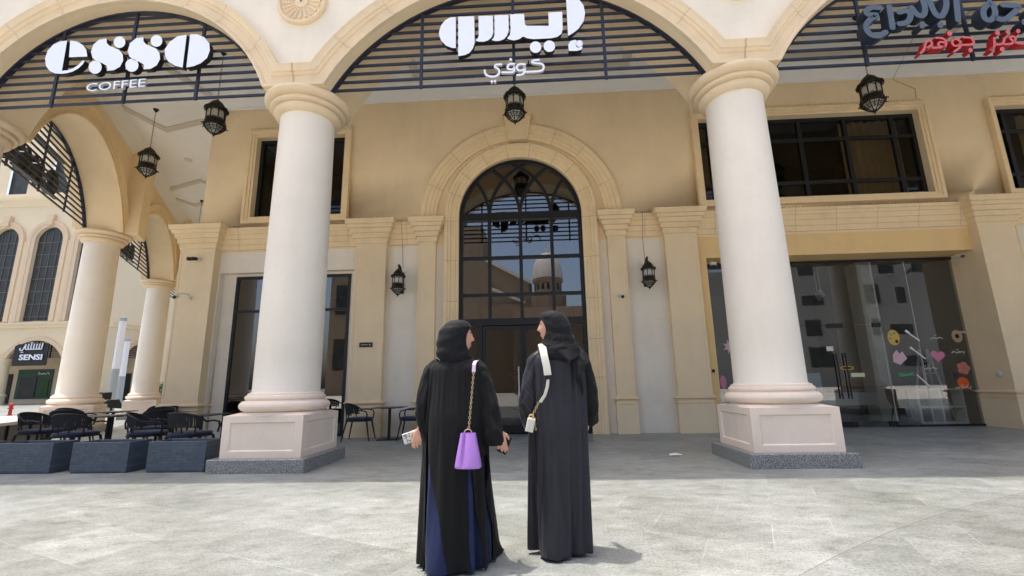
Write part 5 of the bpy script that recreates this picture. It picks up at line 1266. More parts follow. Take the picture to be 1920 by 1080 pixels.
hrows = [(.130, .0, .03, .008, 0), (.124, .040, .066, .046, 0), (.104, .072, .104, .076, 0), (.075, .090, .131, .092, 22), (.05, .090, .152, .100, 42), (.01, .084, .163, .104, 50), (-.03, .080, .168, .105, 51), (-.07, .079, .171, .106, 47), (-.10, .082, .174, .108, 36), (-.122, .088, .174, .112, 26), (-.140, .096, .168, .114, 8), (-.158, .10, .155, .112, 0), (-.178, .10, .135, .105, 0), (-.205, .085, .10, .09, 0)]
hijab(W1, 'headscarf', 'scarf_black', hc, fa, hrows, 1)
for sx in (0, 1):
    b = at(W1); fx, fy = ((-.66, 3.36), (-.52, 3.62))[sx]
    b.capsule([V((fx, fy - .04, .045)), V((fx, fy + .07, .04)), V((fx, fy + .16, .03))], [.043, .041, .028], 12); b.build('shoe', 'black', W1)
# her bag, chain strap and phones
def bag1():
    o = thing('handbag', 'lilac pyramid handbag on a gold chain strap hanging from the left woman', 'handbag', (-.478, 3.245, .665))
    b = MB(); n = 40
    def rg(a, bb, z, pinch=0): 
        r = []
        for i in range(n):
            t = 2 * PI * i / n; x = math.copysign(abs(math.cos(t)) ** .55, math.cos(t)) * a; y = math.copysign(abs(math.sin(t)) ** .6, math.sin(t)) * bb
            y += pinch * math.exp(-((x + a * .28) / .012) ** 2) * (1 if y < 0 else 0)
            r.append((x, y, z))
        return r
    b.loft([rg(.082, .055, 0), rg(.088, .06, .006), rg(.087, .06, .02, .012), rg(.075, .052, .09, .020), rg(.062, .043, .16, .022), rg(.052, .034, .212, .022), rg(.050, .032, .222, .02), rg(.046, .028, .222, .02), rg(.045, .027, .20, .015)])
    b.build('bag_body', 'purple', o, 50)
    b = MB(); b.tube([(.026 * math.cos(t), -.012, .222 + .026 * math.sin(t)) for t in [PI * k / 14 for k in range(15)]], .0035, 8); b.build('ring', 'gold', o)
    c = MB(); p0 = V((.005, -.010, .248)); p1 = V((.030, .055, .63)); L = (p1 - p0).length; k = 0; nl = int(L / .0165)
    for k in range(nl):
        q = p0.lerp(p1, (k + .5) / nl); a = (PI / 2) * (k % 2)
        c.tube([q + V((.0065 * math.cos(t) * math.cos(a), .0065 * math.cos(t) * math.sin(a), .011 * math.sin(t))) for t in [2 * PI * w / 8 for w in range(8)]], .0022, 5, closed=True)
    c.build('chain', 'gold', o)
    c = MB(); st = [(.030, .055, .628), (.032, .062, .68), (.036, .10, .705), (.038, .20, .715), (.036, .31, .70), (.032, .36, .66)]
    rings = []
    for i, q in enumerate(st):
        t = (V(st[min(i + 1, 5)]) - V(st[max(i - 1, 0)])).normalized(); nn = V((1, 0, 0)).cross(t).normalized()
        rings.append([V(q) + V((sx * .0125, 0, 0)) + nn * sz * .003 for sx, sz in ((-1, -1), (1, -1), (1, 1), (-1, 1))])
    c.loft(rings); c.build('shoulder_strap', 'pinkstrap', o, 40)
    return o
bag1()
def phone(loc, rot, mat, lab, w=.076, h=.152):
    o = thing('phone', lab, 'phone', loc); o.rotation_euler = rot
    b = MB(); b.bbox(-w / 2, w / 2, -.0045, .0045, -h / 2, h / 2, .004); b.build('case', mat, o, 30)
    b = MB(); b.box(-w / 2 + .008, w / 2 - .008, -.0055, -.0046, -h / 2 + .008, h / 2 - .008); b.build('screen' if mat == 'black' else 'patterned_back', 'black' if mat == 'black' else 'phone_pattern', o)
    b = MB(); b.box(-.012, .012, .0046, .0065, h / 2 - .045, h / 2 - .012); b.build('lens', 'black', o)
    return o
m_, nt, b_ = base('phone_pattern'); tc = N(nt, 'ShaderNodeTexCoord').outputs['Object']
nt.links.new(ramp(nt, noise(nt, tc, 60, 3), [(.42, (.66, .65, .63)), (.48, (.66, .65, .63)), (.56, (.12, .12, .13))]), b_.inputs['Base Color']); b_.inputs['Roughness'].default_value = .3; M['phone_pattern'] = m_
phone((-.918, 3.492, .848), (.05, 1.25, .12), 'phone', 'white phone in a marbled case held by the left woman in her left hand')
phone((-.250, 3.468, .785), (.05, .42, -.25), 'black', 'black phone held by the left woman in her right hand', .072, .13)

# woman on the right: charcoal satin abaya, head turned to her left
W2 = thing('person', 'taller woman in charcoal abaya and black scarf, cream bag strap on shoulder, looking left', 'person', (.15, 3.70, 0))
hc2 = V((.118, 3.70, 1.645)); fa2 = math.radians(167)
o = body(W2, hc2, fa2, 1.43, (.165, 3.71), (.16, 3.71, .97), [(.08, 3.62, -1), (.22, 3.84, 1)],
     [(V((.32, 3.71, 1.345)), V((.40, 3.69, 1.10)), V((.385, 3.86, .93)), V((.05, .5, -1)), V((-1, .2, 0)), V((.1, 1, .4)), .35),
      (V((.01, 3.71, 1.345)), V((-.085, 3.68, 1.10)), V((-.055, 3.84, .96)), V((0, .5, -1)), V((1, .2, 0)), V((-.1, 1, .4)), .35)])
fix_face(o, W2)
rows2 = [(1.485, .155, 3.715, .080, .07), (1.468, .158, 3.715, .110, .088), (1.445, .163, 3.712, .155, .102), (1.415, .166, 3.71, .192, .115), (1.375, .168, 3.708, .208, .128), (1.30, .170, 3.706, .210, .140), (1.18, .168, 3.704, .206, .150), (1.06, .162, 3.702, .202, .156), (.9, .156, 3.70, .205, .166), (.7, .150, 3.695, .208, .180), (.5, .147, 3.69, .206, .200), (.3, .147, 3.69, .198, .225), (.15, .150, 3.69, .186, .245), (.03, .154, 3.69, .170, .262)]
folds2 = [(8, 1.1, .35, lowf(.001, .011, 1.35)), (13, .2, -.5, lowf(.0008, .006, 1.3)), (5, 2.4, .7, lowf(.001, .007, 1.2)), (21, 1.0, .4, lowf(.0005, .0025, 1.2))]
rows2s = [(1.485, .155, 3.715, .080, .07), (1.468, .158, 3.715, .110, .088), (1.445, .163, 3.712, .155, .102), (1.415, .166, 3.71, .192, .115), (1.375, .168, 3.708, .210, .130), (1.30, .170, 3.706, .218, .150), (1.15, .168, 3.704, .222, .180), (.95, .156, 3.70, .208, .195), (.7, .144, 3.69, .202, .215), (.45, .136, 3.675, .194, .235), (.2, .132, 3.66, .182, .25), (.035, .132, 3.65, .172, .255)]
ab = garment(W2, 'abaya', 'abaya_grey', rows2s, [(5, 1.1, .5, lowf(.0, .024, .95)), (8, .2, -.6, lowf(.0, .010, .9)), (3, 2.2, .8, lowf(0, .010, 1.1))], None, n=150, NR=96, wr=lambda z: .009 if z < 1.3 else .002)
drape(ab, lambda p: 1 if p.z > 1.40 else (.6 if p.z > 1.36 else 0), body_proxy(.165, 3.71, 1.43, (.16, 3.71, .97), [(.08, 3.58, -1), (.22, 3.84, 1)], []), bend=1.6, mass=.35)
s_ = at(W2)
sleeve(s_, [(.285, 3.71, 1.43), (.335, 3.708, 1.385), (.368, 3.705, 1.28), (.392, 3.70, 1.15), (.398, 3.71, 1.04), (.398, 3.75, .965), (.425, 3.78, .895)], [.05, .066, .068, .070, .070, .062, .038], .011, n=40, seed=3)
s_.build('sleeve', 'abaya_black', W2, 75).modifiers.new('thickness', 'SOLIDIFY').thickness = .004
s_ = at(W2)
sleeve(s_, [(.045, 3.71, 1.43), (-.005, 3.708, 1.385), (-.040, 3.705, 1.28), (-.068, 3.70, 1.15), (-.078, 3.70, 1.05), (-.072, 3.74, .95), (-.075, 3.78, .855)], [.05, .066, .068, .070, .072, .064, .032], .011, n=40, seed=8)
s_.build('sleeve', 'abaya_grey', W2, 75).modifiers.new('thickness', 'SOLIDIFY').thickness = .004
# fine embroidered lines on the left sleeve
e = at(W2); random.seed(11)
for k in range(6):
    z = 1.30 - .042 * k; x = -.075 - .010 * k
    pts = []
    for i in range(7):
        pts.append((x + .014 * i + random.uniform(-.003, .003), 3.70 - .080 + .004 * abs(i - 3), z - .018 * i + random.uniform(-.006, .006)))
    e.tube(pts, .0009, 4)
M['thread'] = plain('grey_thread', (.09, .09, .105), .5); e.build('embroidery', 'thread', W2)
hrows2 = [(.130, .005, .02, .008, 0), (.127, .038, .055, .045, 0), (.112, .070, .092, .074, 0), (.086, .089, .120, .092, 16), (.05, .090, .142, .099, 44), (.01, .083, .156, .102, 54), (-.03, .078, .165, .104, 55), (-.07, .077, .174, .106, 50), (-.10, .081, .184, .109, 38), (-.122, .090, .192, .114, 24), (-.145, .100, .198, .120, 8), (-.170, .105, .200, .126, 0), (-.205, .115, .196, .133, 0), (-.245, .115, .182, .130, 0), (-.27, .10, .15, .11, 0)]
hijab(W2, 'headscarf', 'scarf_black', hc2, fa2, hrows2, 4)
# loose end of the scarf: a pointed fold at the back and a tail over the right shoulder
def sheet(root, rows, name, mat, amp=.006):
    m_ = at(root); n = 22; vs = []
    P = []
    for i in range(41):
        u = i / 40 * (len(rows) - 1); k = min(int(u), len(rows) - 2); f = u - k; f = f * f * (3 - 2 * f) * .5 + f * .5
        P.append([rows[k][q] * (1 - f) + rows[k + 1][q] * f for q in range(5)])
    for i, (z, xa, xb, ya, yb) in enumerate(P):
        for j in range(n + 1):
            f = j / n
            vs.append((xa + (xb - xa) * f, ya + (yb - ya) * f - .02 * math.sin(PI * f) + amp * math.sin(9 * f + z * 14), z - .012 * math.sin(PI * f)))
    m_.add(vs, [(i * (n + 1) + j, i * (n + 1) + j + 1, (i + 1) * (n + 1) + j + 1, (i + 1) * (n + 1) + j) for i in range(40) for j in range(n)])
    o = m_.build(name, mat, root, 75); so = o.modifiers.new('thickness', 'SOLIDIFY'); so.thickness = .005
    return o
sheet(W2, [(1.505, .055, .315, 3.60, 3.585), (1.47, .075, .325, 3.585, 3.575), (1.43, .125, .33, 3.565, 3.57), (1.39, .185, .30, 3.55, 3.555), (1.365, .225, .262, 3.545, 3.55)], 'scarf_fold', 'scarf_black', .005)
sheet(W2, [(1.50, .245, .325, 3.60, 3.70), (1.44, .262, .375, 3.568, 3.66), (1.39, .268, .405, 3.552, 3.64), (1.35, .270, .385, 3.548, 3.60), (1.28, .282, .345, 3.548, 3.565), (1.22, .285, .350, 3.548, 3.562), (1.17, .312, .345, 3.55, 3.558), (1.13, .322, .332, 3.552, 3.556)], 'scarf_tail', 'scarf_black', .009)
for fx, fy in ((.08, 3.62), (.22, 3.84)):
    b = at(W2); b.capsule([V((fx, fy - .04, .045)), V((fx, fy + .07, .04)), V((fx, fy + .16, .03))], [.043, .041, .028], 12); b.build('shoe', 'black', W2)
o = thing('handbag', 'small cream box bag with broad cream strap on the right woman', 'handbag', (-.075, 3.60, .86))
b = MB(Matrix.Rotation(math.radians(14), 4, 'Y')); b.bbox(-.030, .030, -.05, .05, 0, .098, .008); b.build('bag_body', 'cream', o, 30)
b = MB()
for sy in (-1, 1): b.tube([(.02 + .018 * math.cos(t), sy * .045, .105 + .016 * math.sin(t)) for t in [2 * PI * k / 12 for k in range(12)]], .003, 6, closed=True)
q0, q1 = V((.03, -.02, .115)), V((.075, -.02, .20))
for k in range(7):
    q = q0.lerp(q1, k / 6); a = PI / 2 * (k % 2); b.tube([q + V((.007 * math.cos(t) * math.cos(a), .007 * math.cos(t) * math.sin(a), .010 * math.sin(t))) for t in [2 * PI * w / 8 for w in range(8)]], .0024, 5, closed=True)
q0, q1 = V((.045, -.03, .09)), V((.05, -.03, .02))
for k in range(5):
    q = q0.lerp(q1, k / 4); a = PI / 2 * (k % 2); b.tube([q + V((.006 * math.cos(t) * math.cos(a), .006 * math.cos(t) * math.sin(a), .010 * math.sin(t))) for t in [2 * PI * w / 8 for w in range(8)]], .002, 5, closed=True)
b.build('chain', 'gold', o)
def ribbon(pts, w, th, name, mat):
    c = MB(); rings = []
    P = [V(p) for p in pts]
    for i, q in enumerate(P):
        t = (P[min(i + 1, len(P) - 1)] - P[max(i - 1, 0)]).normalized(); nn = V((1, .15, .15)).cross(t).normalized(); sd = t.cross(nn).normalized()
        rings.append([q + sd * a * w[i] / 2 + nn * bq * th / 2 for a, bq in ((-1, -1), (1, -1), (1, 1), (-1, 1))])
    c.loft(rings); c.build(name, mat, o, 40)
ribbon([(.115, .20, .60), (.112, .12, .645), (.116, .04, .648), (.122, -.035, .60), (.132, -.058, .54), (.145, -.068, .47), (.152, -.072, .405)], [.055] * 7, .006, 'shoulder_strap', 'cream')
ribbon([(.152, -.074, .405), (.153, -.076, .375)], [.05, .05], .012, 'buckle', 'black')
ribbon([(.153, -.075, .375), (.145, -.072, .32), (.125, -.06, .26), (.09, -.035, .21)], [.022] * 4, .006, 'thin_strap', 'cream')

# ------------------------------------------------------------------ far end of the plaza, left
def pole(x, y, h, lab):
    o = thing('light_pole', lab, 'pole', (x, y, 0), 0, 'white and grey poles on the plaza')
    b = MB(); b.lathe([(.26, 0), (.25, .04), (.24, .05), (.22, h * .44)], seg=20); b.build('lower_shaft', 'pole_grey', o)
    b = MB(); b.lathe([(.218, h * .44), (.19, h - .25)], seg=20); b.build('upper_shaft', 'pole_white', o)
    b = MB(); b.lathe([(.20, h - .25), (.21, h - .24), (.21, h - .02), (.16, h)], seg=20); b.build('cap', 'pole_grey', o)
pole(-28.17, 30, 6.2, 'taller white and grey pole beyond the side arch')
pole(-35.0, 38, 5.7, 'shorter white and grey pole just right of the taller one')
o = thing('scooter', 'dark delivery scooter with white plate parked between the side columns', 'scooter', (-23.9, 26, 0), 1.2)
for x in (-.6, .6):
    b = MB(); b.tube([(x, .26 * math.cos(t), .27 + .26 * math.sin(t)) for t in [2 * PI * k / 20 for k in range(20)]], .055, 8, closed=True); b.v = [(vx + (vy) * 1, 0 + (vx - x) * 1, vz) if 0 else (x + vy, vx - x, vz) for vx, vy, vz in b.v]; b.build('wheel', 'black', o)
b = MB(); b.loft([[(x, s * w, z) for x, s, w, z in ((xx, -1, ww, z0), (xx, 1, ww, z0), (xx, 1, ww, z1), (xx, -1, ww, z1))] for xx, ww, z0, z1 in ((-.75, .08, .5, .62), (-.5, .16, .35, .78), (-.1, .17, .3, .80), (.15, .12, .28, .40), (.35, .14, .3, .45), (.5, .15, .35, .95), (.6, .10, .7, 1.0))])
b.tube([(.5, -.32, 1.05), (.52, 0, 1.0), (.5, .32, 1.05)], .02, 8); b.tube([(.55, 0, .95), (.62, 0, .3)], .04, 8); b.build('body', 'black', o)
b = MB(); b.bbox(-.95, -.5, -.22, .22, .80, 1.22, .03); b.build('delivery_box', 'black', o)
b = MB(); b.box(-.97, -.951, -.13, .13, .88, 1.08); b.build('plate', 'st_white', o)
o = thing('fire_hydrant', 'small red fire hydrant on the far plaza, left edge', 'hydrant', (-30.4, 26, 0))
b = MB(); b.lathe([(.12, 0), (.12, .05), (.08, .06), (.08, .50), (.11, .53), (.11, .57), (.08, .65), (.03, .70)], seg=18); b.tube([(-.15, 0, .40), (.15, 0, .40)], .045, 12); b.build('barrel', 'red', o)
o = thing('flower_planter', 'terracotta planter with green shrub by the far side column', 'plant', (-24.0, 29, 0))
b = MB(); b.lathe([(.45, 0), (.6, .8), (.66, .82), (.66, .9), (.58, .9), (.55, .7)], seg=20); b.build('pot', 'terracotta', o)
b = MB(); random.seed(9)
for k in range(900):
    d = V((random.gauss(0, 1), random.gauss(0, 1), random.gauss(0, 1))).normalized() * random.uniform(.25, .75); c = V((0, 0, 1.25)) + V((d.x, d.y, d.z * .7))
    a = V((random.gauss(0, 1), random.gauss(0, 1), random.gauss(0, 1))).normalized() * .07; bq = a.orthogonal().normalized() * .035
    b.add([c - a, c + bq, c + a, c - bq], [(0, 1, 2, 3)])
b.build('foliage', 'leaf', o, shadeflat=True)

M['mullion'] = plain('dark_mullion', (.14, .14, .135), .6)
# neighbouring building across the plaza
NBL = V((-57, 50, 0))
NB = thing('neighbour_building', 'sunlit cream building with arched ground floor and tall arched windows beyond the left arcade', 'building', NBL)
F2 = Matrix.Translation(V((0, 50, 0)) - NBL)
M['facade2'] = paint('warm_cream', (.78, .63, .43), .8, .05, .3, 0)  # warm cream wall paint, nearly even in tone
M['facade2w'] = paint('pale_stucco', (.80, .665, .47), .8, .05, .3, 0)
M['stone2'] = paint('pale_stone', (.72, .55, .38), .8, .06, .5, 0)
M['glass_far'] = plain('far_window_glass', (.045, .045, .043), .3, 0, .3, .5, 1)
ZS2 = ZS; ZS = 5.15
nb = [Bay(-69.0, -60.9, 3.33), Bay(-60.9, -52.8, 3.33)]
w = MB(F2)
for b in nb:
    p = b.pts(0, 24)
    for i in range(len(p) - 1):
        (x0, z0), (x1, z1) = p[i], p[i + 1]
        w.add([(x0, 0, z0), (x1, 0, z1), (x1, 0, 8.6), (x0, 0, 8.6)], [(0, 1, 2, 3)]); w.add([(x0, 0, z0), (x0, 1, z0), (x1, 1, z1), (x1, 0, z1)], [(0, 1, 2, 3)])
w.add([(-52.8, 0, 0), (-48.6, 0, 0), (-48.6, 0, 8.6), (-52.8, 0, 8.6)], [(0, 1, 2, 3)])
w.add([(-85, 0, 0), (-69, 0, 0), (-69, 0, 8.6), (-85, 0, 8.6)], [(0, 1, 2, 3)])
w.build('ground_floor_wall', 'facade2', NB)
for b in nb:
    a_ = MB(F2); a_.loft([[(x, y, z) for x, z in b.pts(wv, 24)] for wv, y in ((0, 0), (0, -.12), (.45, -.2), (.45, 0))], closed=False, cap=False); a_.build('archivolt', 'stone2', NB)
    l = MB(F2); z = ZS + .05
    while z < ZS + b.h - .1:
        h = b.half(z) - .02; l.box(b.c - h, b.c + h, .2, .26, z, z + .08); z += .22
    for x in (b.c - 1.6, b.c, b.c + 1.6): l.box(x - .05, x + .05, .18, .28, ZS, b.zc + math.sqrt(b.R ** 2 - (x - b.c) ** 2))
    l.build('lattice_grille', 'lattice', NB)
for x in (-69, -60.9, -52.8):
    c = MB(F2 @ Matrix.Translation((x, .5, 0))); c.lathe([(.62, 0), (.62, .9), (.70, .95), (.70, 1.1), (.55, 1.2), (.50, 4.6), (.60, 4.75), (.75, 5.0), (.75, 5.15)], seg=24); c.build('column', 'facade2w', NB)
for x in (-64.95 + 4.05, -56.85 + 4.05, -69):
    m2 = MB(F2 @ Matrix.Translation((x, 0, 7.1))); m2.lathe([(.55, 0), (.55, .1), (.45, .12), (.42, .07), (.02, .06)], seg=24); m2.v = [(v[0], v[1], v[2]) for v in m2.v]
    pass
c = MB(F2)
pr = [(0, 8.55), (-.2, 8.6), (-.25, 8.85), (-.5, 9.0), (-.55, 9.2), (0, 9.22)]
c.loft([[(-85, y, z) for y, z in pr], [(-48.1, y, z) for y, z in pr]])
pr = [(0, 23.4), (-.2, 23.5), (-.25, 23.9), (-.6, 24.2), (-.65, 24.5), (0, 24.55)]
c.loft([[(-85, y, z) for y, z in pr], [(-48.1, y, z) for y, z in pr]])
c.build('cornice', 'facade2w', NB)
ww = [(-57.7 - 5.55 * k, 1.75) for k in range(-1, 5)]
w = MB(F2); hs = []
for cx, hw in ww: hs.append((cx - hw, cx + hw, 9.4, 20.8))
wall_cells(w, -85, -48.6, 8.6, 24.5, hs, 0)
for cx, hw in ww:
    zc = 20.8 - hw; arc = [(cx - hw * math.cos(PI * i / 20), zc + hw * math.sin(PI * i / 20)) for i in range(21)]
    for i in range(20):
        (xa, za), (xb, zb) = arc[i], arc[i + 1]; w.add([(xa, 0, za), (xb, 0, zb), (xb, 0, 20.8), (xa, 0, 20.8)], [(0, 1, 2, 3)]); w.add([(xa, 0, za), (xa, .4, za), (xb, .4, zb), (xb, 0, zb)], [(0, 1, 2, 3)])
    for s in (-1, 1): w.add([(cx + s * hw, 0, 9.4), (cx + s * hw, .4, 9.4), (cx + s * hw, .4, zc), (cx + s * hw, 0, zc)], [(0, 1, 2, 3)])
wall_cells(w, -85, -48.6, 24.5, 36, [(cx - 1.3, cx + 1.3, 25.2, 30) for cx, hw in ww], 0)
for cx, hw in ww: w.add([(cx - 1.4, .3, 25), (cx + 1.4, .3, 25), (cx + 1.4, .3, 31), (cx - 1.4, .3, 31)], [(0, 1, 2, 3)], 1)
w.add([(-85, 12, 36), (-48.6, 12, 36), (-48.6, 0, 36), (-85, 0, 36)], [(0, 1, 2, 3)])
w.build('upper_wall', ['facade2w', 'glass_far'], NB)
for cx, hw in ww:
    zc = 20.8 - hw
    def outl(e, n=20): return [(cx - hw - e, 9.3)] + [(cx - (hw + e) * math.cos(PI * i / n), zc + (hw + e) * math.sin(PI * i / n)) for i in range(n + 1)] + [(cx + hw + e, 9.3)]
    g_ = MB(F2); g_.add([(x, .3, z) for x, z in outl(0)], [tuple(range(23))]); pane = g_.build('tall_window', 'glass_far', NB, shadeflat=True)
    f = MB(F2)
    for k in range(1, 4): f.box(cx - hw + k * hw / 2 - .03, cx - hw + k * hw / 2 + .03, .24, .29, 9.4, zc + 1.2)
    for k in range(7): f.box(cx - hw, cx + hw, .24, .29, 9.9 + k * 1.5, 9.97 + k * 1.5)
    f.build('mullions', 'mullion', pane)
    f = MB(F2); f.loft([[(x, y, z) for x, z in outl(e)] for e, y in ((0, 0), (0, -.12), (.35, -.18), (.40, -.25), (.75, -.28), (.78, 0))], closed=False, cap=False)
    f.loft([[(cx - q, y, z) for q, y, z in ((.3, 0, 20.9), (.3, -.45, 20.9), (.45, -.45, 22.2), (.45, 0, 22.2))], [(cx + q, y, z) for q, y, z in ((.3, 0, 20.9), (.3, -.45, 20.9), (.45, -.45, 22.2), (.45, 0, 22.2))]])
    f.build('window_surround', 'stone2', NB)
    f = MB(F2)
    for s in (-1, 1): f.box(cx + s * 2.77 - .35, cx + s * 2.77 + .35, -.14, -.0, 9.25, 19.0) if s > 0 else None
    f.v and f.build('wall_pilaster', 'facade2', NB)
# its side wing running back, with arches and a dark window strip
FS = Matrix.Translation(-NBL) @ Matrix(((0, -1, 0, -48.6), (1, 0, 0, 50), (0, 0, 1, 0), (0, 0, 0, 1)))
w = MB(FS); sb = [Bay(1.6, 9.6, 3.3), Bay(9.6, 17.6, 3.3), Bay(17.6, 25.6, 3.3)]
for b in sb:
    p = b.pts(0, 24)
    for i in range(len(p) - 1):
        (x0, z0), (x1, z1) = p[i], p[i + 1]
        w.add([(x0, 0, z0), (x1, 0, z1), (x1, 0, 8.6), (x0, 0, 8.6)], [(0, 1, 2, 3)]); w.add([(x0, 0, z0), (x0, 1, z0), (x1, 1, z1), (x1, 0, z1)], [(0, 1, 2, 3)])
w.add([(0, 0, 0), (1.6, 0, 0), (1.6, 0, 8.6), (0, 0, 8.6)], [(0, 1, 2, 3)])
wall_cells(w, 0, 40, 8.6, 36, [(11.5, 14.5, 9.4, 20), (19.5, 22.5, 9.4, 20)], 0)
w.build('side_wall', 'facade2', NB)
g_ = MB(FS)
for a in (11.5, 19.5): g_.add([(a - .1, .3, 9.3), (a + 3.1, .3, 9.3), (a + 3.1, .3, 20.1), (a - .1, .3, 20.1)], [(0, 1, 2, 3)])
g_.build('tall_window', 'glass_far', NB, shadeflat=True)
c = MB(FS); pr = [(0, 8.55), (-.2, 8.6), (-.25, 8.85), (-.5, 9.0), (-.55, 9.2), (0, 9.22)]
c.loft([[(-.5, y, z) for y, z in pr], [(40, y, z) for y, z in pr]]); c.build('cornice', 'facade2w', NB)
for b in sb:
    a_ = MB(FS); a_.loft([[(x, y, z) for x, z in b.pts(wv, 24)] for wv, y in ((0, 0), (0, -.12), (.45, -.2), (.45, 0))], closed=False, cap=False); a_.build('archivolt', 'stone2', NB)
    l = MB(FS); z = ZS + .05
    while z < ZS + b.h - .1:
        h = b.half(z) - .02; l.box(b.c - h, b.c + h, .2, .26, z, z + .08); z += .22
    l.build('lattice_grille', 'lattice', NB)
for x in (9.6, 17.6, 25.6):
    c = MB(FS @ Matrix.Translation((x, .5, 0))); c.lathe([(.62, 0), (.62, .9), (.70, .95), (.70, 1.1), (.55, 1.2), (.50, 4.6), (.60, 4.75), (.75, 5.0), (.75, 5.15)], seg=24); c.build('column', 'facade2w', NB)
# shopfronts in the shade behind its arches
s = MB(F2)
s.add([(-85, 4.5, 0), (-44.1, 4.5, 0), (-44.1, 4.5, 8.6), (-85, 4.5, 8.6)], [(0, 1, 2, 3)])
s.add([(-53.1, 4.5, 0), (-53.1, 40, 0), (-53.1, 40, 8.6), (-53.1, 4.5, 8.6)], [(0, 1, 2, 3)])
s.add([(-85, 4.5, 8.5), (-48.6, 4.5, 8.5), (-48.6, .01, 8.5), (-85, .01, 8.5)], [(0, 1, 2, 3)])
s.build('shopfront_wall', 'facade2', NB)
s = MB(F2); s.box(-63.5, -59.0, 4.38, 4.48, .6, 4.1); s.build('green_hoarding', 'green', NB)
s = MB(F2); s.box(-63.0, -60.9, 4.30, 4.37, .8, 3.2); s.build('hoarding_print', 'glass_far', NB)
s = MB(F2); s.box(-60.2, -59.3, 4.3, 4.37, .9, 2.8); s.build('hoarding_print', 'leaf', NB)
s = MB(F2 @ Matrix.Translation((-60.1, 4.36, 3.55))); s.stroke([(-.7, .2), (-.6, -.1), (-.4, .1), (-.3, -.1), (0, .15), (.1, -.1), (.35, .05), (.5, .2), (.7, -.1)], .09, -.04, .02); s.build('hoarding_lettering', 'st_white', NB, shadeflat=True)
for a_0, a_1, zt in ((-57.4, -54.6, 3.6), (-66.5, -64.2, 3.6), (-52.9, -49, 3.4)): s = MB(F2); s.box(a_0, a_1, 4.38, 4.48, .1, zt); s.build('shop_door', 'glass_far', NB)
for y0 in (8, 16, 24): s = MB(F2); s.box(-53.05, -52.95, y0 - 3, y0 + 1.6, .1, 4.2); s.build('shop_door', 'glass_far', NB)
# sign board inside the middle arch
o = thing('shop_sign', 'dark sign board with white arabic over latin letters under the far left arch', 'sign', (-56.9, 49.75, 4.4))
b = MB(); b.box(-2.35, 1.7, .1, .2, -.1, 2.35); b.build('board', 'black', o)
text_mesh('SENSI', .85, 2.75, .06, 'lettering', ['letter'], o, (-.05, -.02, .55), (PI / 2, 0, 0), .02)
for k in range(7):
    b = MB(); b.stroke([(-.9 + k * .33, 2.3), (-.9 + k * .33 - .04, 1.75), (-.62 + k * .33, 1.72)] if k < 6 else [(-.9 + k * .33, 2.35), (-.95 + k * .33, 1.8)], .10, -.05, .02); b.build('arabic_letter', 'letter', o, shadeflat=True)
b = MB(); b.stroke([(-.95, 2.2), (-1.2, 1.6), (-1.55, 1.65), (-1.55, 1.85)], .10, -.05, .02); b.build('arabic_letter', 'letter', o, shadeflat=True)
for x, z in ((-.3, 2.45), (-.15, 2.45), (-1.3, 1.42), (-1.15, 1.42)): b = MB(); b.prism(ell(x, z, .06, .06, 8), -.05, .02); b.build('arabic_letter', 'letter', o, shadeflat=True)
ZS = ZS2

# ------------------------------------------------------------------ what stands behind the camera and shows in the glass
M['brown'] = paint('brown_render', (.26, .195, .135), .85, .08, .2, 0)
M['grey_render'] = paint('grey_render', (.30, .29, .27), .85, .12, .2, 0)
M['dome'] = plain('pale_dome_tiles', (.62, .57, .52), .6)
o = thing('hall_building', 'brown gabled building across the plaza, mirrored in the entrance door', 'building', (-20, -56, 0))
b = at(o); b.box(-34, -12.0, -62, -50, 0, 30); b.box(-12.0, -8.5, -62, -50, 0, 27.5); b.box(-8.5, 2, -60, -49.5, 0, 14); b.build('wall', 'brown', o)
b = at(o); b.prism([(-8.5, 0), (-.9, 0), (-.9, 17.6), (-8.5, 21.6)], -50, -60); b.build('sloped_wing', 'brown', o)
b = at(o); b.prism([(-8.5, 21.5), (-.5, 17.2), (-.5, 17.7), (-8.5, 22.1)], -49.6, -60.2); b.prism([(-7.6, 16.6), (-1.6, 13.9), (-1.6, 14.4), (-7.6, 17.1)], -49.7, -49.9); b.build('roof_edge', 'dome', o)
b = at(o)
for k in range(4): b.box(-33 + k * 5.6, -30.4 + k * 5.6, -49.98, -49.9, 4, 9); b.box(-33 + k * 5.6, -30.4 + k * 5.6, -49.98, -49.9, 13, 18)
b.build('window', 'glass_far', o)
o = thing('domed_tower', 'pale ribbed dome on an arcaded drum, mirrored in the entrance door', 'tower', (2.1, -50, 0))
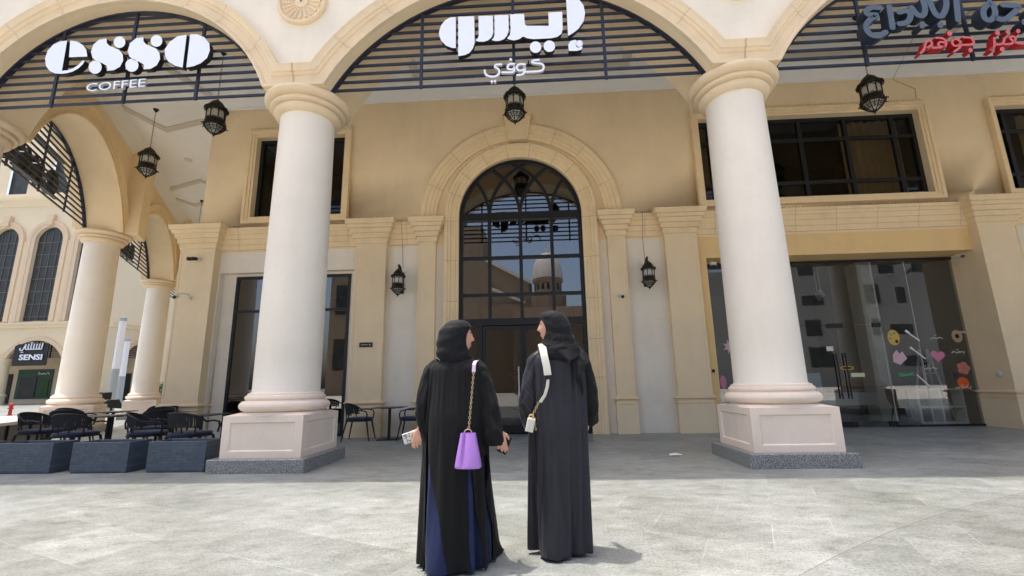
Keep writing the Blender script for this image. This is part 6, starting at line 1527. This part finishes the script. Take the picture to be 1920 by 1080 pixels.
b = MB(); b.loft([[(x, y, z) for x, y in ((-5.5 - e, -5 - e), (6.5 + e, -5 - e), (6.5 + e, 5), (-5.5 - e, 5))] for z, e in ((0, 0), (12.6, 0))]); b.loft([[(2.9 * math.cos(t), 2.9 * math.sin(t), z) for t in [2 * PI * k / 8 for k in range(8)]] for z in (12.6, 15.2)]); b.build('base', 'brown', o)
b = MB(); b.lathe([(2.5, 15.2), (2.5, 15.7), (2.2, 15.8), (2.2, 17.2), (2.45, 17.4), (2.5, 17.8), (2.3, 17.9)], seg=32); b.build('drum', 'brown', o)
b = MB()
for k in range(16):
    t = 2 * PI * k / 16; b.add([(2.22 * math.cos(t + d), 2.22 * math.sin(t + d), z) for d, z in ((-.09, 15.95), (.09, 15.95), (.09, 16.8), (0, 17.05), (-.09, 16.8))], [(0, 1, 2, 3, 4)])
b.build('arched_openings', 'black', o)
b = MB(); n = 64; rings = []
for k in range(16):
    u = k / 15; r = 2.42 * math.sqrt(max(0, 1 - max(0, u * 1.15 - .15) ** 2)) if u < .99 else .05
    rings.append([((r * (1 + .015 * math.cos(16 * a))) * math.cos(a), (r * (1 + .015 * math.cos(16 * a))) * math.sin(a), 17.9 + 4.6 * u) for a in [2 * PI * i / n for i in range(n)]])
b.loft(rings); b.build('dome', 'dome', o)
b = MB(); b.lathe([(.25, 22.4), (.12, 22.8), (.2, 23.0), (.06, 23.3), (.12, 23.5), (.03, 23.8), (.02, 24.6)], seg=10); b.build('finial', 'dome', o)
for x0, x1, h, lab in ((12, 38, 19, 'beige building with window rows across the plaza, mirrored in the shop glass'), (42, 75, 24, 'taller beige building across the plaza, far right in the mirror image')):
    o = thing('opposite_building', lab, 'building', ((x0 + x1) / 2, -56, 0))
    b = at(o); b.box(x0, x1, -64, -52, 0, h); b.build('wall', 'grey_render', o)
    b = at(o); random.seed(int(h))
    for z in range(3, int(h) - 3, 5):
        x = x0 + 1.5
        while x < x1 - 3:
            wd_ = random.choice((1.4, 2.4, 3.4))
            if random.random() < .7: b.box(x, x + wd_, -52.0, -51.93, z, z + random.choice((1.6, 2.6, 3.2)))
            x += wd_ + random.uniform(1.2, 3.5)
    b.build('window', 'glass_far', o)
